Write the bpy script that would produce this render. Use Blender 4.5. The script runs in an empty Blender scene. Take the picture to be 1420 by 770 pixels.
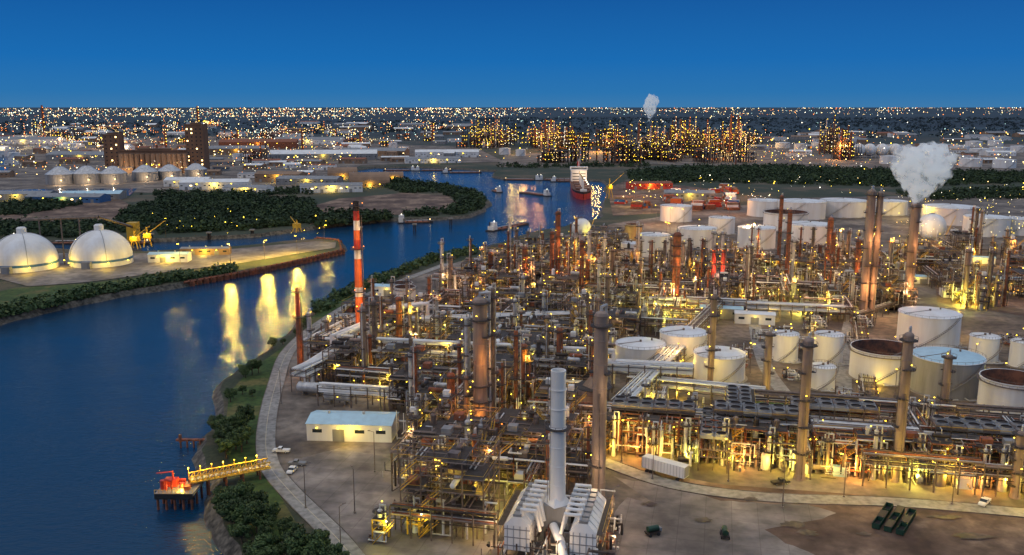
import bpy, math, random
import numpy as np
from mathutils import Vector, Matrix, noise
from mathutils.geometry import tessellate_polygon
R=random.Random(7)
S=bpy.context.scene
# ------------------------------------------------------------------ camera (helicopter, 110 m above the yard)
H=110.0; F=1230.0; TH=math.atan(237/F); ST,CT=math.sin(TH),math.cos(TH)
cam=bpy.data.cameras.new("camera"); co=bpy.data.objects.new("camera",cam); S.collection.objects.link(co)
co.location=(0,0,H); co.rotation_euler=(math.pi/2-TH,0,0); cam.sensor_width=36; cam.lens=36*F/1420; cam.clip_end=300000; cam.clip_start=1
S.camera=co
S.view_settings.view_transform='Standard'; S.view_settings.look='None'; S.view_settings.exposure=0
def G(u,v,z=0.0):
    """camera pixel cast onto the ground plane -> ground position in metres"""
    a=(u-710)/F; b=(385-v)/F
    t=(H-z)/(ST-b*CT)
    return (a*t, t*(CT+b*ST))
def dist(v): 
    b=(385-v)/F
    return H/(ST-b*CT)
# ------------------------------------------------------------------ materials
MATS=[];MI={}
def mat(name,col,rough=.6,metal=0.,nscale=.6,namt=.35,col2=None,streak=False,emit=None,estr=0,bump=0,rand=0):
    m=bpy.data.materials.new(name); m.use_nodes=True; nt=m.node_tree; N=nt.nodes; L=nt.links
    p=N["Principled BSDF"]; p.inputs["Roughness"].default_value=rough; p.inputs["Metallic"].default_value=metal
    if emit:
        p.inputs["Base Color"].default_value=(*emit,1)
        p.inputs["Emission Color"].default_value=(*emit,1); p.inputs["Emission Strength"].default_value=estr
        m.cycles.emission_sampling='NONE'
    else:
        tc=N.new("ShaderNodeTexCoord"); mp=N.new("ShaderNodeMapping"); nz=N.new("ShaderNodeTexNoise"); cr=N.new("ShaderNodeValToRGB")
        L.new(tc.outputs["Object"],mp.inputs[0]); L.new(mp.outputs[0],nz.inputs[0])
        if streak: mp.inputs["Scale"].default_value=(1,1,.12)
        nz.inputs["Scale"].default_value=nscale; nz.inputs["Detail"].default_value=4; nz.inputs["Roughness"].default_value=.65
        c2=col2 or tuple(c*(1-namt) for c in col)
        cr.color_ramp.elements[0].position=.35; cr.color_ramp.elements[1].position=.62
        cr.color_ramp.elements[0].color=(*c2,1); cr.color_ramp.elements[1].color=(*col,1)
        L.new(nz.outputs["Fac"],cr.inputs[0])
        out=cr.outputs[0]
        if rand:
            oi=N.new("ShaderNodeObjectInfo"); hs=N.new("ShaderNodeHueSaturation"); mr=N.new("ShaderNodeMapRange")
            mr.inputs[3].default_value=1-rand; mr.inputs[4].default_value=1+rand
            L.new(oi.outputs["Random"],mr.inputs[0]); L.new(mr.outputs[0],hs.inputs["Value"]); L.new(out,hs.inputs["Color"]); out=hs.outputs[0]
        L.new(out,p.inputs["Base Color"])
    MI[name]=len(MATS); MATS.append(m); return m
mat("steel",(.2,.15,.125),.5,.15,.5,.5)
mat("dark_steel",(.05,.038,.034),.6,.2,.5,.5)
mat("rusty_steel",(.36,.11,.045),.75,.0,.4,.5,col2=(.1,.045,.027))
mat("silver_pipe",(.62,.62,.62),.35,.25,.4,.45)
mat("concrete",(.32,.28,.24),.85,0,.2,.35)
mat("white_paint",(.82,.82,.8),.45,0,.12,.2,col2=(.68,.65,.6),streak=True)
mat("grey_paint",(.28,.28,.28),.5,0,.2,.35,streak=True)
mat("red_paint",(.62,.05,.025),.5,0,.3,.4)
mat("orange_paint",(.72,.14,.03),.55,0,.3,.3)
mat("grating",(.07,.055,.045),.7,.2,1.,.4)
mat("roof_blue",(.46,.66,.74),.5,0,.3,.15)
mat("tan_wall",(.3,.19,.12),.8,0,.05,.35,streak=True)
mat("brown_concrete",(.2,.11,.065),.85,0,.05,.35,streak=True)
mat("green_paint",(.012,.06,.035),.5,0,.4,.4)
mat("glass",(.03,.04,.05),.1,0)
mat("rubber",(.02,.02,.02),.8,0)
mat("rust_floor",(.22,.09,.05),.8,0,.3,.5,col2=(.06,.035,.03))
mat("yellow_paint",(.7,.42,.04),.5,0,.4,.2)
mat("insulation",(.35,.255,.2),.55,.1,.35,.45,streak=True)
mat("blue_paint",(.05,.16,.36),.5,0)
mat("lamp_yellow",(1,1,1),emit=(1,.7,.05),estr=8)
mat("lamp_warm",(1,1,1),emit=(1,.68,.26),estr=7)
mat("lamp_white",(1,1,1),emit=(1,.93,.7),estr=6)
mat("lamp_orange",(1,1,1),emit=(1,.28,.04),estr=5)
mat("lamp_cyan",(1,1,1),emit=(.6,.95,.85),estr=3)
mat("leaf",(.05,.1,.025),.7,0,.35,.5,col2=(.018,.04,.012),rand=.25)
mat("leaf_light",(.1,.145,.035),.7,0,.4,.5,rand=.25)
mat("bark",(.09,.06,.04),.9)
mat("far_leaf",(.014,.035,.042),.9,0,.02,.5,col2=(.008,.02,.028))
mat("woods_leaf",(.028,.058,.018),.85,0,.03,.5,col2=(.01,.026,.01))
mat("woods_leaf_light",(.055,.085,.022),.85,0,.03,.5,col2=(.025,.05,.015))
m_=lambda n:MI[n]
def usemats(me):
    for m in MATS: me.materials.append(m)
# ------------------------------------------------------------------ mesh builder
class MB:
    def __init__(s): s.v=[];s.f=[];s.m=[];s.s=[];s.l=[]
    def face(s,pts,mat,sm=False):
        i=len(s.v); s.v+=[tuple(p) for p in pts]; s.f.append(tuple(range(i,i+len(pts)))); s.m.append(m_(mat)); s.s.append(sm)
    def box(s,cx,cy,cz,sx,sy,sz,mat,rot=0):
        i=len(s.v); c,n=math.cos(rot),math.sin(rot)
        for dz in(-.5,.5):
            for dx,dy in((-.5,-.5),(.5,-.5),(.5,.5),(-.5,.5)):
                x,y=dx*sx,dy*sy; s.v.append((cx+x*c-y*n,cy+x*n+y*c,cz+dz*sz))
        for q in((0,3,2,1),(4,5,6,7),(0,1,5,4),(1,2,6,5),(2,3,7,6),(3,0,4,7)):
            s.f.append(tuple(i+k for k in q)); s.m.append(m_(mat)); s.s.append(False)
    def cyl(s,p0,p1,r0,mat,r1=None,n=8,caps=True):
        if r1 is None:r1=r0
        a=Vector(p0);b=Vector(p1);d=b-a
        if d.length<1e-5:return
        d.normalize(); u=d.orthogonal().normalized(); w=d.cross(u)
        i=len(s.v)
        for P,r in((a,r0),(b,r1)):
            for k in range(n):
                t=2*math.pi*(k+.5)/n; s.v.append(tuple(P+u*(math.cos(t)*r)+w*(math.sin(t)*r)))
        for k in range(n):
            k2=(k+1)%n; s.f.append((i+k,i+k2,i+n+k2,i+n+k)); s.m.append(m_(mat)); s.s.append(n>4)
        if caps:
            for o,rev in((0,True),(n,False)):
                j=len(s.v); s.v+=s.v[i+o:i+o+n]; q=list(range(j,j+n)); 
                if rev:q.reverse()
                s.f.append(tuple(q)); s.m.append(m_(mat)); s.s.append(False)
    def beam(s,p0,p1,w,mat): s.cyl(p0,p1,w*.7,mat,n=4,caps=False)
    def pipe(s,pts,r,mat,n=6):
        for a,b in zip(pts[:-1],pts[1:]):
            a=Vector(a);b=Vector(b);d=(b-a)
            if d.length<1e-4:continue
            d.normalize(); s.cyl(a-d*r*.7,b+d*r*.7,r,mat,n=n)
    def lathe(s,prof,x,y,mat,n=16,mats=None):
        for q,((r0,z0),(r1,z1)) in enumerate(zip(prof[:-1],prof[1:])):
            i=len(s.v)
            for r,z in((r0,z0),(r1,z1)):
                for k in range(n):
                    t=2*math.pi*k/n; s.v.append((x+math.cos(t)*r,y+math.sin(t)*r,z))
            for k in range(n):
                k2=(k+1)%n; s.f.append((i+k,i+k2,i+n+k2,i+n+k)); s.m.append(m_(mats[q] if mats else mat)); s.s.append(n>6)
    def ring(s,x,y,z,ri,ro,mat,a0=0,a1=2*math.pi,n=12,h=.2,rail=True):
        for k in range(n):
            t0=a0+(a1-a0)*k/n;t1=a0+(a1-a0)*(k+1)/n
            P=[(x+math.cos(t)*r,y+math.sin(t)*r) for t,r in((t0,ri),(t0,ro),(t1,ro),(t1,ri))]
            s.face([(px,py,z+h) for px,py in P],mat); s.face([(px,py,z) for px,py in P[::-1]],mat)
            s.face([(*P[1],z),(*P[2],z),(*P[2],z+h),(*P[1],z+h)],mat)
            if rail:
                s.beam((*P[1],z+1.1),(*P[2],z+1.1),.07,"steel"); s.beam((*P[1],z),(*P[1],z+1.1),.07,"steel")
    def lamp(s,x,y,z,mat="lamp_yellow",r=.3):
        s.cyl((x,y,z-r*.6),(x,y,z+r*.6),r,mat,r1=r*.5,n=6); s.cyl((x,y,z+r*.6),(x,y,z+r),r*.6,"dark_steel",n=6); s.l.append((x,y,z-r*.9))
    def mesh(s,name):
        me=bpy.data.meshes.new(name); me.from_pydata(s.v,[],s.f); usemats(me)
        me.polygons.foreach_set("material_index",s.m); me.polygons.foreach_set("use_smooth",s.s); me.update(); return me
    def obj(s,name,loc=(0,0,0),rot=0,sc=1): return inst(name,s.mesh(name),loc,rot,sc)
def inst(name,me,loc=(0,0,0),rot=0,sc=1):
    o=bpy.data.objects.new(name,me); S.collection.objects.link(o)
    o.location=loc if len(loc)==3 else (*loc,0); o.rotation_euler=(0,0,rot); o.scale=(sc,)*3 if not isinstance(sc,tuple) else sc; return o
LCOUNT=0
def light(parent,loc,e,col=(1,.62,.14),r=.5):
    global LCOUNT; LCOUNT+=1
    d=bpy.data.lights.new("lamp_light",'POINT'); d.energy=e; d.color=col; d.shadow_soft_size=r
    o=bpy.data.objects.new("lamp_light",d); S.collection.objects.link(o); o.parent=parent; o.location=loc; return o
YEL=(1,.66,.07); WARM=(1,.68,.36); LIME=(.95,.82,.1); ORG=(1,.38,.06)
GR=math.radians(-13); EX=(math.cos(GR),math.sin(GR)); EY=(-math.sin(GR),math.cos(GR))
def inpoly(x,y,P):
    c=False;j=len(P)-1
    for i in range(len(P)):
        xi,yi=P[i];xj,yj=P[j]
        if (yi>y)!=(yj>y) and x<(xj-xi)*(y-yi)/(yj-yi)+xi: c=not c
        j=i
    return c
def bbox(P): xs=[p[0] for p in P];ys=[p[1] for p in P];return min(xs),max(xs),min(ys),max(ys)
# ------------------------------------------------------------------ ground materials
def ground_mat(name,c1,c2,c3=None,scale=.02,rough=.9,fine=.6,far_haze=None,panel=0):
    m=bpy.data.materials.new(name); m.use_nodes=True; nt=m.node_tree;N=nt.nodes;L=nt.links;p=N["Principled BSDF"]
    p.inputs["Roughness"].default_value=rough
    g=N.new("ShaderNodeNewGeometry")
    n1=N.new("ShaderNodeTexNoise"); n1.inputs["Scale"].default_value=scale; n1.inputs["Detail"].default_value=8; n1.inputs["Roughness"].default_value=.62
    n2=N.new("ShaderNodeTexNoise"); n2.inputs["Scale"].default_value=fine; n2.inputs["Detail"].default_value=5
    L.new(g.outputs["Position"],n1.inputs[0]);L.new(g.outputs["Position"],n2.inputs[0])
    r=N.new("ShaderNodeValToRGB"); e=r.color_ramp.elements; e[0].position=.36;e[0].color=(*c1,1);e[1].position=.6;e[1].color=(*c2,1)
    if c3: q=e.new(.52); q.color=(*c3,1)
    L.new(n1.outputs["Fac"],r.inputs[0])
    mx=N.new("ShaderNodeMixRGB"); mx.blend_type='MULTIPLY'; mx.inputs[0].default_value=.75
    r2=N.new("ShaderNodeValToRGB"); r2.color_ramp.elements[0].position=.32;r2.color_ramp.elements[0].color=(.4,.4,.4,1); r2.color_ramp.elements[1].position=.6
    L.new(n2.outputs["Fac"],r2.inputs[0]); L.new(r.outputs[0],mx.inputs[1]); L.new(r2.outputs[0],mx.inputs[2])
    out=mx.outputs[0]
    if panel:
        bm=N.new("ShaderNodeMapping"); bm.inputs["Rotation"].default_value=(0,0,.23); bt=N.new("ShaderNodeTexBrick"); bt.offset=0
        bt.inputs["Scale"].default_value=1; bt.inputs["Brick Width"].default_value=panel; bt.inputs["Row Height"].default_value=panel; bt.inputs["Mortar Size"].default_value=.12; bt.inputs["Mortar Smooth"].default_value=.4
        bt.inputs["Color1"].default_value=(1,1,1,1); bt.inputs["Color2"].default_value=(.82,.82,.82,1); bt.inputs["Mortar"].default_value=(.55,.52,.5,1)
        m3=N.new("ShaderNodeMixRGB"); m3.blend_type='MULTIPLY'; m3.inputs[0].default_value=.7
        L.new(g.outputs["Position"],bm.inputs[0]); L.new(bm.outputs[0],bt.inputs[0]); L.new(out,m3.inputs[1]); L.new(bt.outputs[0],m3.inputs[2]); out=m3.outputs[0]
    if far_haze:  # dusk haze painted into the colour: land turns dark blue with distance
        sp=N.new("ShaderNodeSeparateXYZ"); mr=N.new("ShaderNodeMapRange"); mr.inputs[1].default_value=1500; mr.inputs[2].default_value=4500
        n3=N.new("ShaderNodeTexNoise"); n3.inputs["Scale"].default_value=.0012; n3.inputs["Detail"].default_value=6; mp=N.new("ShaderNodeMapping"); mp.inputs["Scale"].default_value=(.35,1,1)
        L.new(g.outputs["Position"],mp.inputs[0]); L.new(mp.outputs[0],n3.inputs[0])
        r3=N.new("ShaderNodeValToRGB"); r3.color_ramp.elements[0].position=.42;r3.color_ramp.elements[0].color=(*far_haze,1); r3.color_ramp.elements[1].position=.62; r3.color_ramp.elements[1].color=(far_haze[0]*2.4,far_haze[1]*2.1,far_haze[2]*1.8,1); L.new(n3.outputs["Fac"],r3.inputs[0])
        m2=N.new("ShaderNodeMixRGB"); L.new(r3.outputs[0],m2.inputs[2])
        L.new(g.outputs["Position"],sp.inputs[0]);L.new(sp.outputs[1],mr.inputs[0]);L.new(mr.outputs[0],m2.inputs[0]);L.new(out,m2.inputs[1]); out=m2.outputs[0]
    L.new(out,p.inputs["Base Color"])
    b=N.new("ShaderNodeBump");b.inputs["Strength"].default_value=.3;b.inputs["Distance"].default_value=.2
    L.new(n2.outputs["Fac"],b.inputs["Height"]);L.new(b.outputs[0],p.inputs["Normal"])
    return m
MG=ground_mat("ground_soil_grass",(.025,.042,.018),(.13,.1,.06),(.05,.06,.03),.012,far_haze=(.009,.024,.04))
MBANK=ground_mat("bank_riprap",(.05,.045,.035),(.16,.14,.11),None,.3)
MY=ground_mat("yard_concrete",(.08,.06,.05),(.28,.23,.185),(.18,.145,.115),.03,.8,.25)
ML=ground_mat("lot_concrete",(.13,.11,.1),(.33,.285,.25),(.24,.205,.185),.035,.75,.18,panel=7)
MR=ground_mat("road_surface",(.25,.235,.22),(.36,.34,.31),None,.05,.8,.5)
MGR=ground_mat("grass",(.025,.065,.01),(.13,.12,.035),(.055,.1,.018),.05,.95,.4)
MDI=ground_mat("dirt",(.08,.045,.032),(.32,.215,.145),(.18,.115,.08),.04,.95,.2)
MDK=ground_mat("damp_patch",(.03,.02,.018),(.12,.08,.06),None,.2,.5,.4)
MPA=bpy.data.materials.new("marking_paint"); MPA.use_nodes=True; MPA.node_tree.nodes["Principled BSDF"].inputs["Base Color"].default_value=(.6,.5,.3,1)
# ------------------------------------------------------------------ ground sheet with the channel cut out of it
PXS=[(345,800),(322,745),(302,712),(298,682),(308,656),(286,646),(286,602),(302,590),(305,540),(330,513),(372,487),(405,462),(418,440),(440,426),(482,404),(540,381),(600,358),(660,346),(705,334),(745,320),(790,311),(832,303),(838,288),(840,262),(836,249),(800,247),(760,246),(705,247),(684,243),(690,236),(640,233),(580,231),(520,231),(488,235),(500,244),(560,250),(620,258),(655,265),(674,275),(670,290),(650,298),(600,302),(540,303),(480,307),(420,316),(360,324),(280,328),(200,331),(120,331),(40,334),(20,340),(100,346),(190,349),(300,343),(380,336),(440,331),(468,334),(471,346),(420,358),(340,374),(260,390),(180,402),(90,420),(40,432),(0,441),(-100,470),(-300,520)]
shore=[(-60,-600),(-62,60)]+[G(u,v) for u,v in PXS]+[(-900,250),(-4000,150)]
def rough_line(P,amp=.08,it=2,seed=3):
    r=random.Random(seed)
    for _ in range(it):
        Q=[]
        for a,b in zip(P[:-1],P[1:]):
            Q.append(a); d=math.dist(a,b)
            k=min(d*amp,6)*r.uniform(-1,1); nx,ny=-(b[1]-a[1])/d,(b[0]-a[0])/d
            Q.append(((a[0]+b[0])/2+nx*k,(a[1]+b[1])/2+ny*k))
        Q.append(P[-1]); P=Q
    return P
shoreR=rough_line(shore)
poly=shoreR+[(-4000,6000),(5000,6000),(5000,-600)]
tri=tessellate_polygon([[Vector((x,y,0)) for x,y in poly]])
me=bpy.data.meshes.new("ground"); V=[(x,y,0) for x,y in poly]; Fc=[]
for t in tri:
    a,b,c=[Vector(V[i]) for i in t]
    Fc.append(tuple(t) if (b-a).cross(c-a).z>0 else tuple(t[::-1]))
nb=len(Fc)
n=len(shoreR); off=[]
for i in range(n):
    a=shoreR[max(i-1,0)];b=shoreR[min(i+1,n-1)]; d=math.dist(a,b)
    off.append((-(b[1]-a[1])/d,(b[0]-a[0])/d))
base=len(V)
for (x,y),(nx,ny) in zip(shoreR,off): V.append((x+nx*4.5,y+ny*4.5,-4.2))
for i in range(n-1): Fc.append((i,i+1,base+i+1,base+i))
nbank=len(Fc)
o_=len(V); W=120000
V+=[(-4000,-600,0),(5000,-600,0),(5000,6000,0),(-4000,6000,0),(-W,-W,0),(W,-W,0),(W,W,0),(-W,W,0)]
for k in range(4): k2=(k+1)%4; Fc.append((o_+4+k,o_+4+k2,o_+k2,o_+k))
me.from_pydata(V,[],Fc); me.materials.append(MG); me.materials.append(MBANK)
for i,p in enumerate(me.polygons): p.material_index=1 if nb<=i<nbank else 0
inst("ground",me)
# water
mw=bpy.data.materials.new("water"); mw.use_nodes=True; N=mw.node_tree.nodes;L=mw.node_tree.links;p=N["Principled BSDF"]
p.inputs["Base Color"].default_value=(.004,.036,.085,1);p.inputs["Roughness"].default_value=.13;p.inputs["IOR"].default_value=1.33
g=N.new("ShaderNodeNewGeometry");mp=N.new("ShaderNodeMapping");mp.inputs["Scale"].default_value=(.6,1,1);mp.inputs["Rotation"].default_value=(0,0,.3)
n1=N.new("ShaderNodeTexNoise");n1.inputs["Scale"].default_value=.5;n1.inputs["Detail"].default_value=5;n1.inputs["Roughness"].default_value=.62
n2=N.new("ShaderNodeTexNoise");n2.inputs["Scale"].default_value=.012;n2.inputs["Detail"].default_value=5
mu=N.new("ShaderNodeMath");mu.operation='MULTIPLY';mr=N.new("ShaderNodeMapRange");mr.inputs[1].default_value=.35;mr.inputs[2].default_value=.65;mr.inputs[3].default_value=.5;mr.inputs[4].default_value=1.3
b=N.new("ShaderNodeBump");b.inputs["Strength"].default_value=.7;b.inputs["Distance"].default_value=.5
L.new(g.outputs["Position"],mp.inputs[0]);L.new(mp.outputs[0],n1.inputs[0]);L.new(mp.outputs[0],n2.inputs[0]);L.new(n2.outputs["Fac"],mr.inputs[0])
L.new(n1.outputs["Fac"],mu.inputs[0]);L.new(mr.outputs[0],mu.inputs[1]);L.new(mu.outputs[0],b.inputs["Height"]);L.new(b.outputs[0],p.inputs["Normal"])
me=bpy.data.meshes.new("river_water"); me.from_pydata([(-4000,-600,-3),(1500,-600,-3),(1500,2500,-3),(-4000,2500,-3)],[],[(0,1,2,3)]); me.materials.append(mw); inst("river_water",me)
LAYER=[.03]
def sheet(name,P,mt,z=None):
    if z is None: LAYER[0]+=.012; z=LAYER[0]
    t=tessellate_polygon([[Vector((x,y,0)) for x,y in P]]); V=[(x,y,z) for x,y in P]; Fc=[]
    for q in t:
        a,b,c=[Vector(V[i]) for i in q]; Fc.append(tuple(q) if (b-a).cross(c-a).z>0 else tuple(q[::-1]))
    me=bpy.data.meshes.new(name); me.from_pydata(V,[],Fc); me.materials.append(mt); return inst(name,me)
def smooth_line(P,n=6):
    out=[]
    Q=[P[0]]+P+[P[-1]]
    for i in range(1,len(Q)-2):
        for k in range(n):
            t=k/n; a,b,c,d=Q[i-1],Q[i],Q[i+1],Q[i+2]
            out.append(tuple(.5*(2*b[j]+(c[j]-a[j])*t+(2*a[j]-5*b[j]+4*c[j]-d[j])*t*t+(3*b[j]-a[j]-3*c[j]+d[j])*t**3) for j in(0,1)))
    out.append(P[-1]); return out
def strip(name,P,w,mt,z=None,kerb=False,mark=False):
    if z is None: LAYER[0]+=.012; z=LAYER[0]
    P=smooth_line(P); mb_v=[];f=[];mi=[]
    n=len(P); nr=[]
    for i in range(n):
        a=P[max(i-1,0)];b=P[min(i+1,n-1)];d=math.dist(a,b) or 1; nr.append((-(b[1]-a[1])/d,(b[0]-a[0])/d))
    def band(o0,o1,z0,z1,m):
        k=len(mb_v)
        for (x,y),(nx,ny) in zip(P,nr): mb_v.extend([(x+nx*o0,y+ny*o0,z0),(x+nx*o1,y+ny*o1,z1)])
        for i in range(n-1): f.append((k+2*i,k+2*i+1,k+2*i+3,k+2*i+2)); mi.append(m)
    band(-w/2,w/2,z,z,0)
    if kerb:
        for s in(-1,1):
            band(s*w/2,s*w/2,z,z+.12,1);band(s*w/2,s*(w/2+.2),z+.12,z+.12,1);band(s*(w/2+.2),s*(w/2+.2),z+.12,0,1)
    if mark: band(-.07,.07,z+.006,z+.006,2)
    me=bpy.data.meshes.new(name); me.from_pydata(mb_v,[],f)
    for m in(mt,MY,MPA): me.materials.append(m)
    me.polygons.foreach_set("material_index",mi); return inst(name,me)
px=lambda L_:[G(u,v) for u,v in L_]
sheet("refinery_ground",px([(500,800),(440,725),(380,665),(372,600),(386,520),(430,462),(520,400),(640,362),(850,310),(1100,275),(1420,268),(1900,290),(2100,500),(2300,800)]),MY)
sheet("concrete_lot",rough_line(px([(520,800),(455,725),(405,672),(400,640),(470,622),(560,640),(640,700),(850,715),(870,690),(1000,720),(1080,800)]),.05,1),ML)
sheet("dirt_lot",rough_line(px([(845,640),(1000,672),(1420,705),(1900,740),(1900,800),(1085,800),(1010,720),(900,670)]),.05,1),MDI)
sheet("concrete_lot",rough_line(px([(850,660),(905,672),(1000,695),(1120,700),(1160,712),(1060,735),(1130,770),(1090,800),(1000,800),(960,735)]),.1,3),ML)
sheet("bank_grass",px([(362,760),(330,700),(335,660),(318,640),(312,600),(318,545),(345,515),(385,487),(420,462),(430,440),(470,415),(500,408),(440,455),(398,500),(378,540),(366,600),(368,655),(420,740)]),MGR)
sheet("grass_verge",px([(1020,535),(1080,530),(1120,560),(1040,565)]),MGR)
sheet("grass_verge",px([(700,548),(760,546),(765,556),(700,560)]),MGR)
sheet("dirt_patch",px([(1130,540),(1230,535),(1250,565),(1150,575)]),MDI)
sheet("tank_farm_soil",px([(860,470),(1000,450),(1240,440),(1460,440),(1560,560),(1300,575),(1100,560),(860,535)]),ground_mat("tank_farm_soil",(.08,.055,.04),(.26,.19,.14),(.16,.12,.09),.03,.9,.3))
sheet("open_field",px([(1290,350),(1500,340),(1600,400),(1430,440),(1300,420)]),MDI)
strip("shore_road",px([(530,830),(470,750),(400,680),(372,640),(370,590),(382,535),(402,485),(450,445),(520,405),(620,366)]),6.2,MR,kerb=True,mark=True)
strip("yard_road",px([(835,640),(930,672),(1060,690),(1240,697),(1420,712),(1700,740)]),6,MR,kerb=True)
strip("yard_road",px([(860,590),(905,535),(940,500),(960,470),(985,445),(1015,415)]),7,MR)
strip("yard_road",px([(1100,560),(1075,530),(1060,505),(1050,470),(1045,440)]),6,MR)
strip("yard_road",px([(1180,600),(1170,540),(1175,470),(1180,440),(1190,400),(1200,350)]),6,MR)
for k,(u,v,w,h) in enumerate([(1100,728,34,5),(1120,740,26,4),(1040,693,26,3),(1200,742,20,3),(975,722,26,3),(1310,718,40,3),(900,700,22,3),(1350,745,60,4)]):
    x,y=G(u,v); P=[(x+math.cos(t)*w*.1*R.uniform(.6,1.3),y+math.sin(t)*h*.45*R.uniform(.6,1.3)) for t in np.linspace(0,6.28,18)[:-1]]
    sheet("damp_patch",P,MDK)
sheet("dirt_patch",px([(430,312),(420,290),(470,276),(560,268),(620,272),(640,286),(600,297),(520,299)]),MDI)
sheet("dirt_patch",px([(-50,318),(-50,300),(60,285),(165,276),(190,290),(150,310)]),MDI)
sheet("dock_apron",px([(40,398),(-30,380),(60,352),(190,352),(300,348),(440,335),(466,337),(465,344),(330,366),(230,378),(120,392)]),ML)
sheet("dock_apron",px([(850,300),(842,262),(870,250),(1010,265),(1030,290)]),MDI)
sheet("dock_grass",px([(-100,462),(-60,420),(20,400),(120,394),(235,381),(330,368),(332,372),(180,399),(60,424)]),MGR)
sheet("industrial_ground",px([(-200,262),(-200,200),(300,190),(660,205),(700,225),(560,228),(500,230),(480,240),(440,266),(240,268)]),MY)
sheet("industrial_ground",px([(690,232),(700,215),(1000,200),(1500,200),(1700,232),(1300,240),(900,228)]),MY)
for P in ([(-60,275),(-60,266),(90,262),(190,262),(180,272)],[(-60,232),(-20,215),(22,205),(20,228)],[(-80,240),(-60,232),(15,232),(5,243)]):
    sheet("basin_water",px(P),mw)
# ------------------------------------------------------------------ refinery parts
PM=["silver_pipe","silver_pipe","steel","steel","insulation","rusty_steel","white_paint","dark_steel","dark_steel"]
def column(mb,x,y,z0,h,r,mat="insulation",plats=5,r_=R,lampm="lamp_yellow",side=0,lp=.6):
    prof=[(r*1.25,z0),(r*1.05,z0+1.5)]
    nb=max(3,int(h/7))
    for k in range(nb):
        za=z0+1.5+(h-2.5)*k/nb; zb=z0+1.5+(h-2.5)*(k+1)/nb
        prof+=[(r,za+.1),(r,zb-.25),(r*1.05,zb-.2),(r*1.05,zb)]
    zt=z0+h-1
    prof+=[(r,zt),(r*.85,zt+r*.35),(r*.45,zt+r*.6),(0.02,zt+r*.68)]
    mb.lathe(prof,x,y,mat,n=14)
    for k in range(plats):
        z=z0+h*(k+1)/(plats+.3); a=r_.uniform(0,6.28); full=k==plats-1
        mb.ring(x,y,z,r,r+1.3,"grating",a,a+(6.28 if full else r_.uniform(2.5,4.8)),n=8)
        if r_.random()<lp: mb.lamp(x+math.cos(a+1)*(r+1),y+math.sin(a+1)*(r+1),z+2,lampm,.22)
    a=side; c,s_=math.cos(a),math.sin(a)
    mb.pipe([(x,y,zt+r*.5),(x,y,zt+r*.6+1.2),(x+c*(r+.8),y+s_*(r+.8),zt+r*.6+1.2),(x+c*(r+.8),y+s_*(r+.8),z0+2)],max(.22,r*.2),"silver_pipe",n=8)
    a+=1.4;c,s_=math.cos(a),math.sin(a)
    for d in(-.3,.3): mb.beam((x+c*(r+.25)-s_*d,y+s_*(r+.25)+c*d,z0),(x+c*(r+.25)-s_*d,y+s_*(r+.25)+c*d,z0+h-1),.1,"steel")
    a+=2.2;c,s_=math.cos(a),math.sin(a); mb.pipe([(x+c*r,y+s_*r,z0+h*.6),(x+c*(r+.6),y+s_*(r+.6),z0+h*.6),(x+c*(r+.6),y+s_*(r+.6),z0+1)],.18,"steel")
def drum(mb,x,y,z,l,r,ax,mat):
    c,s_=(1,0) if ax==0 else (0,1)
    mb.cyl((x-c*l/2,y-s_*l/2,z),(x+c*l/2,y+s_*l/2,z),r,mat,n=12,caps=False)
    for d in(-1,1):
        mb.cyl((x+d*c*l/2,y+d*s_*l/2,z),(x+d*c*(l/2+r*.4),y+d*s_*(l/2+r*.4),z),r,mat,r1=r*.5,n=12)
        mb.box(x+d*c*l*.3,y+d*s_*l*.3,z-r-.4,.5 if ax==0 else r*1.4,.5 if ax==1 else r*1.4,1.,"concrete")
    mb.pipe([(x,y,z+r*.9),(x,y,z+r+1.2),(x+(1-c)*2,y+(1-s_)*2,z+r+1.2)],.18,"silver_pipe")
def stair(mb,x,y,z0,z1,l=4,ax=0):
    c,s_=(1,0) if ax==0 else (0,1)
    for d in(-.45,.45):
        mb.beam((x-s_*d,y+c*d,z0),(x+c*l-s_*d,y+s_*l+c*d,z1),.18,"yellow_paint")
        mb.beam((x-s_*d,y+c*d,z0+1),(x+c*l-s_*d,y+s_*l+c*d,z1+1),.07,"yellow_paint")
    for k in range(8):
        t=(k+.5)/8; mb.box(x+c*l*t,y+s_*l*t,z0+(z1-z0)*t,.9 if ax else .3,.3 if ax else .9,.06,"grating")
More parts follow.
